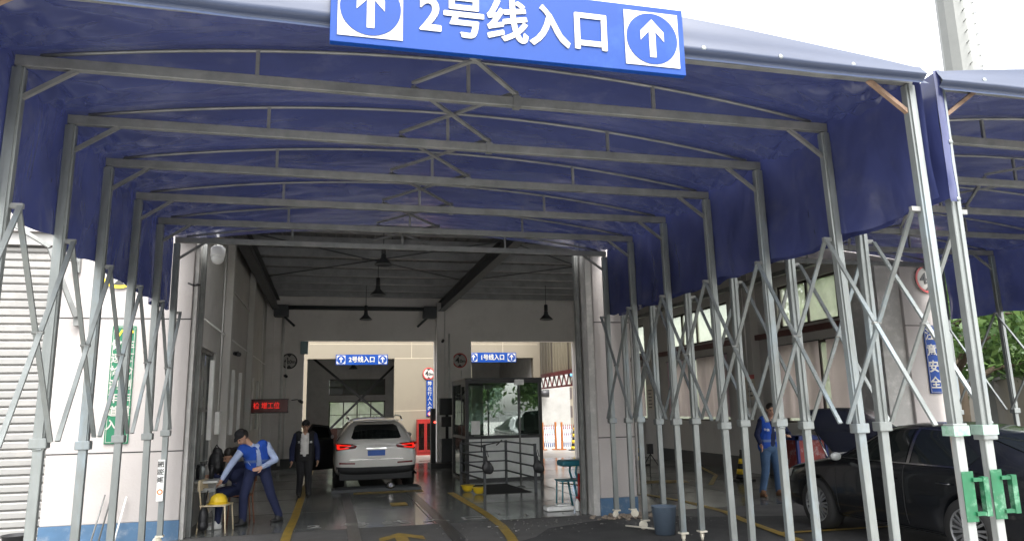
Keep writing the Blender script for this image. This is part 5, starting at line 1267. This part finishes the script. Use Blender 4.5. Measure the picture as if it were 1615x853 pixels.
# open driver door (left)
dr = MB(); poly = [(0, .28), (.98, .28), (1.02, .9), (.96, 1.0), (.62, 1.42), (.15, 1.36), (0, 1.0)]
dm = MB().prism([(u, v) for u, v in poly], -.03, .03, 'y'); M_ = Matrix.Translation((-.93, .75, 0)) @ Matrix.Rotation(radians(180+55-20), 4, 'Z')
dm.xf(M_); dob = dm.build('door', M_BLACK, T, 'open front door showing its dark inner trim', local=True)
MB().prism([(.10, 1.02), (.92, 1.02), (.62, 1.36), (.2, 1.32)], -.035, .035, 'y').xf(M_).build('door_window', CARG, dob, local=True)
MB().box((.2, -.06, .7), (.8, -.031, .78)).xf(M_).build('arm_rest', PLAS, dob, local=True)
# work lamp on the pit floor
o = empty('inspection_lamp', (1.32, 16.7, 0), 'shiny round metal work lamp lying on the floor under the SUV bumper', 'lamp')
MB().lathe([(.03, 0), (.09, .01), (.1, .05), (.04, .12)], (0, 0, 0)).xf(Matrix.Translation((1.34, 16.55, .09)) @ Matrix.Rotation(radians(70), 4, 'X')).build('reflector', CHROME, o)
MB().box((1.20, 16.6, .012), (1.45, 16.8, .06)).build('base', M_BLACK, o)
o = empty('roller_bed', (.6, 17.2, 0), 'dark steel roller bed on the floor under the SUV rear wheels', 'machine')
for y_ in (16.6, 16.85): MB().tube([(.2, y_, .05), (1.95, y_, .05)], .05, 12).build('roller', M_DARKST, o)
MB().box((.1, 16.45, .012), (2.0, 16.5, .07)).box((.1, 16.95, .012), (2.0, 17.0, .07)).box((.1, 16.5, .012), (.16, 16.95, .07)).box((1.95, 16.5, .012), (2.0, 16.95, .07)).build('frame', M_DARKST, o)

# black sedan with open hood (faces +Y)
T = empty('parked_sedan', (7.46, 7.75, 0), 'black sedan with raised hood parked beyond the tent posts', 'car')
st = [(-2.40, .70, .90, .93, .50, .36), (-2.33, .84, .95, 1.0, .62, .26), (-2.0, .89, .97, 1.05, .64, .22), (-1.6, .91, .965, 1.14, .58, .2), (-1.1, .92, .955, 1.35, .56, .18), (-.5, .92, .94, 1.43, .575, .18), (.1, .92, .935, 1.435, .575, .18), (.55, .92, .93, 1.33, .56, .18), (1.0, .915, .92, 1.08, .60, .18), (1.3, .91, .90, .95, .66, .18), (1.8, .90, .84, .88, .66, .2), (2.15, .85, .76, .79, .6, .22), (2.32, .70, .62, .66, .5, .26)]
wh = [(s_*.80, y_, .335) for s_ in (-1, 1) for y_ in (-1.12, 1.37)]
me = car_body(st, wh, .385); bv = bvh_of(me)
body = link('body', me, PAINTB, T, local=True)
for w_ in wh: wheel(T, w_, .335, 1 if w_[0] > 0 else -1, rr=.70, spokes=10)
for s_ in (-1, 1):
    L_('front_window', patch(bv, [(-.28, .985), (.88, .985), (.80, 1.05), (.42, 1.26), (.15, 1.335), (-.20, 1.365)], 'x', s_, .008, .05), CARG)
    L_('rear_window', patch(bv, [(-.36, .985), (-.28, 1.36), (-.6, 1.345), (-.95, 1.24), (-1.22, 1.10), (-1.15, .99)], 'x', s_, .008, .05), CARG)
    L_('quarter_pane', patch(bv, [(-.62, 1.19), (-.36, 1.31), (-.62, 1.335), (-.93, 1.235), (-.84, 1.09)], 'x', s_, .011, .05), mat('pale reflection film', (.16, .2, .19), rough=.1)) if False else None
    for a in (((-.30, .985), (-.25, 1.36), (-.29, 1.365), (-.345, .985)), ((.88, .97), (.88, .985), (-1.2, .985), (-1.2, .97)), ((.92, .985), (.85, .985), (.40, 1.26), (.14, 1.335), (-.22, 1.365), (-.6, 1.345), (-.6, 1.36), (-.2, 1.385), (.16, 1.355), (.44, 1.275))):
        L_('chrome_trim', patch(bv, list(a), 'x', s_, .013, .05), CHROME)
    for yy in (-.28, .92): L_('door_gap', patch(bv, [(yy, .30), (yy+.012, .30), (yy+.012, .955), (yy, .955)], 'x', s_, .002, .06), M_GROOVE)
    for yy in (-.16, -.98):
        MB().tube([(s_*.925, yy, .80), (s_*.955, yy+.03, .80), (s_*.955, yy+.16, .80), (s_*.925, yy+.19, .80)], .011, 8).build('door_handle', PAINTB, T, local=True)
    mi = MB().ball((s_*.98, .78, 1.0), .068, (1.2, .5, .8)).build('mirror', PAINTB if s_ > 0 else mat('grey mirror shell', (.30, .31, .30), rough=.3), T, local=True)
    L_('tail_light', patch(bv, [(s_*.86, .80), (s_*.45, .82), (s_*.45, .93), (s_*.86, .92)], 'y', -1, .012, .03), tld)
    L_('tail_light', patch(bv, [(-2.36, .79), (-2.02, .86), (-2.10, .93), (-2.36, .93)], 'x', s_, .012, .03), tld)
    L_('headlight', patch(bv, [(1.95, .66), (2.22, .60), (2.22, .70), (1.90, .77)], 'x', s_, .010, .03), mat('headlamp lens', (.3, .3, .3), rough=.1))
    L_('sill_trim', patch(bv, [(-.9, .22), (.9, .22), (.9, .26), (-.9, .26)], 'x', s_, .006, .06), PLAS)
L_('windscreen', patch(bv, [(-.62, .80), (.62, .80), (.5, .30), (-.5, .30)], 'z', 1, .008, .05), CARG)
L_('rear_screen', patch(bv, [(-.50, -1.75), (.50, -1.75), (.48, -1.15), (-.48, -1.15)], 'z', 1, .008, .05), CARG)
L_('engine_bay', patch(bv, [(-.68, 1.15), (.68, 1.15), (.62, 2.1), (-.62, 2.1)], 'z', 1, .006, .06), M_GROOVE)
# raised hood: curved plate hinged at y=1.1
hb = MB(); ang = radians(38); rows = []
for i in range(9):
    t = i/8; u = t*1.05; row = []
    for j in range(13):
        x = (j/12*2-1)*(.74-.10*t**2)
        zz = .05*(1-(j/12*2-1)**2)-.07*t**2
        row.append(hb.b.verts.new((x, 1.10+u*cos(ang)-zz*sin(ang), 1.0+u*sin(ang)+zz*cos(ang))))
    rows.append(row)
for A_, B_ in zip(rows, rows[1:]):
    for j in range(12): hb.b.faces.new([A_[j], A_[j+1], B_[j+1], B_[j]])
hm = apply_mods(mesh_of(hb), [('SOLIDIFY', dict(thickness=.035, offset=-1)), ('SUBSURF', dict(levels=1, render_levels=1))])
L_('hood', hm, PAINTB, None, 'raised black hood')
for s_ in (-1, 1): MB().tube([(s_*.66, 1.35, .92), (s_*.64, 1.62, 1.30)], .012, 8).build('hood_strut', CHROME, T, local=True)
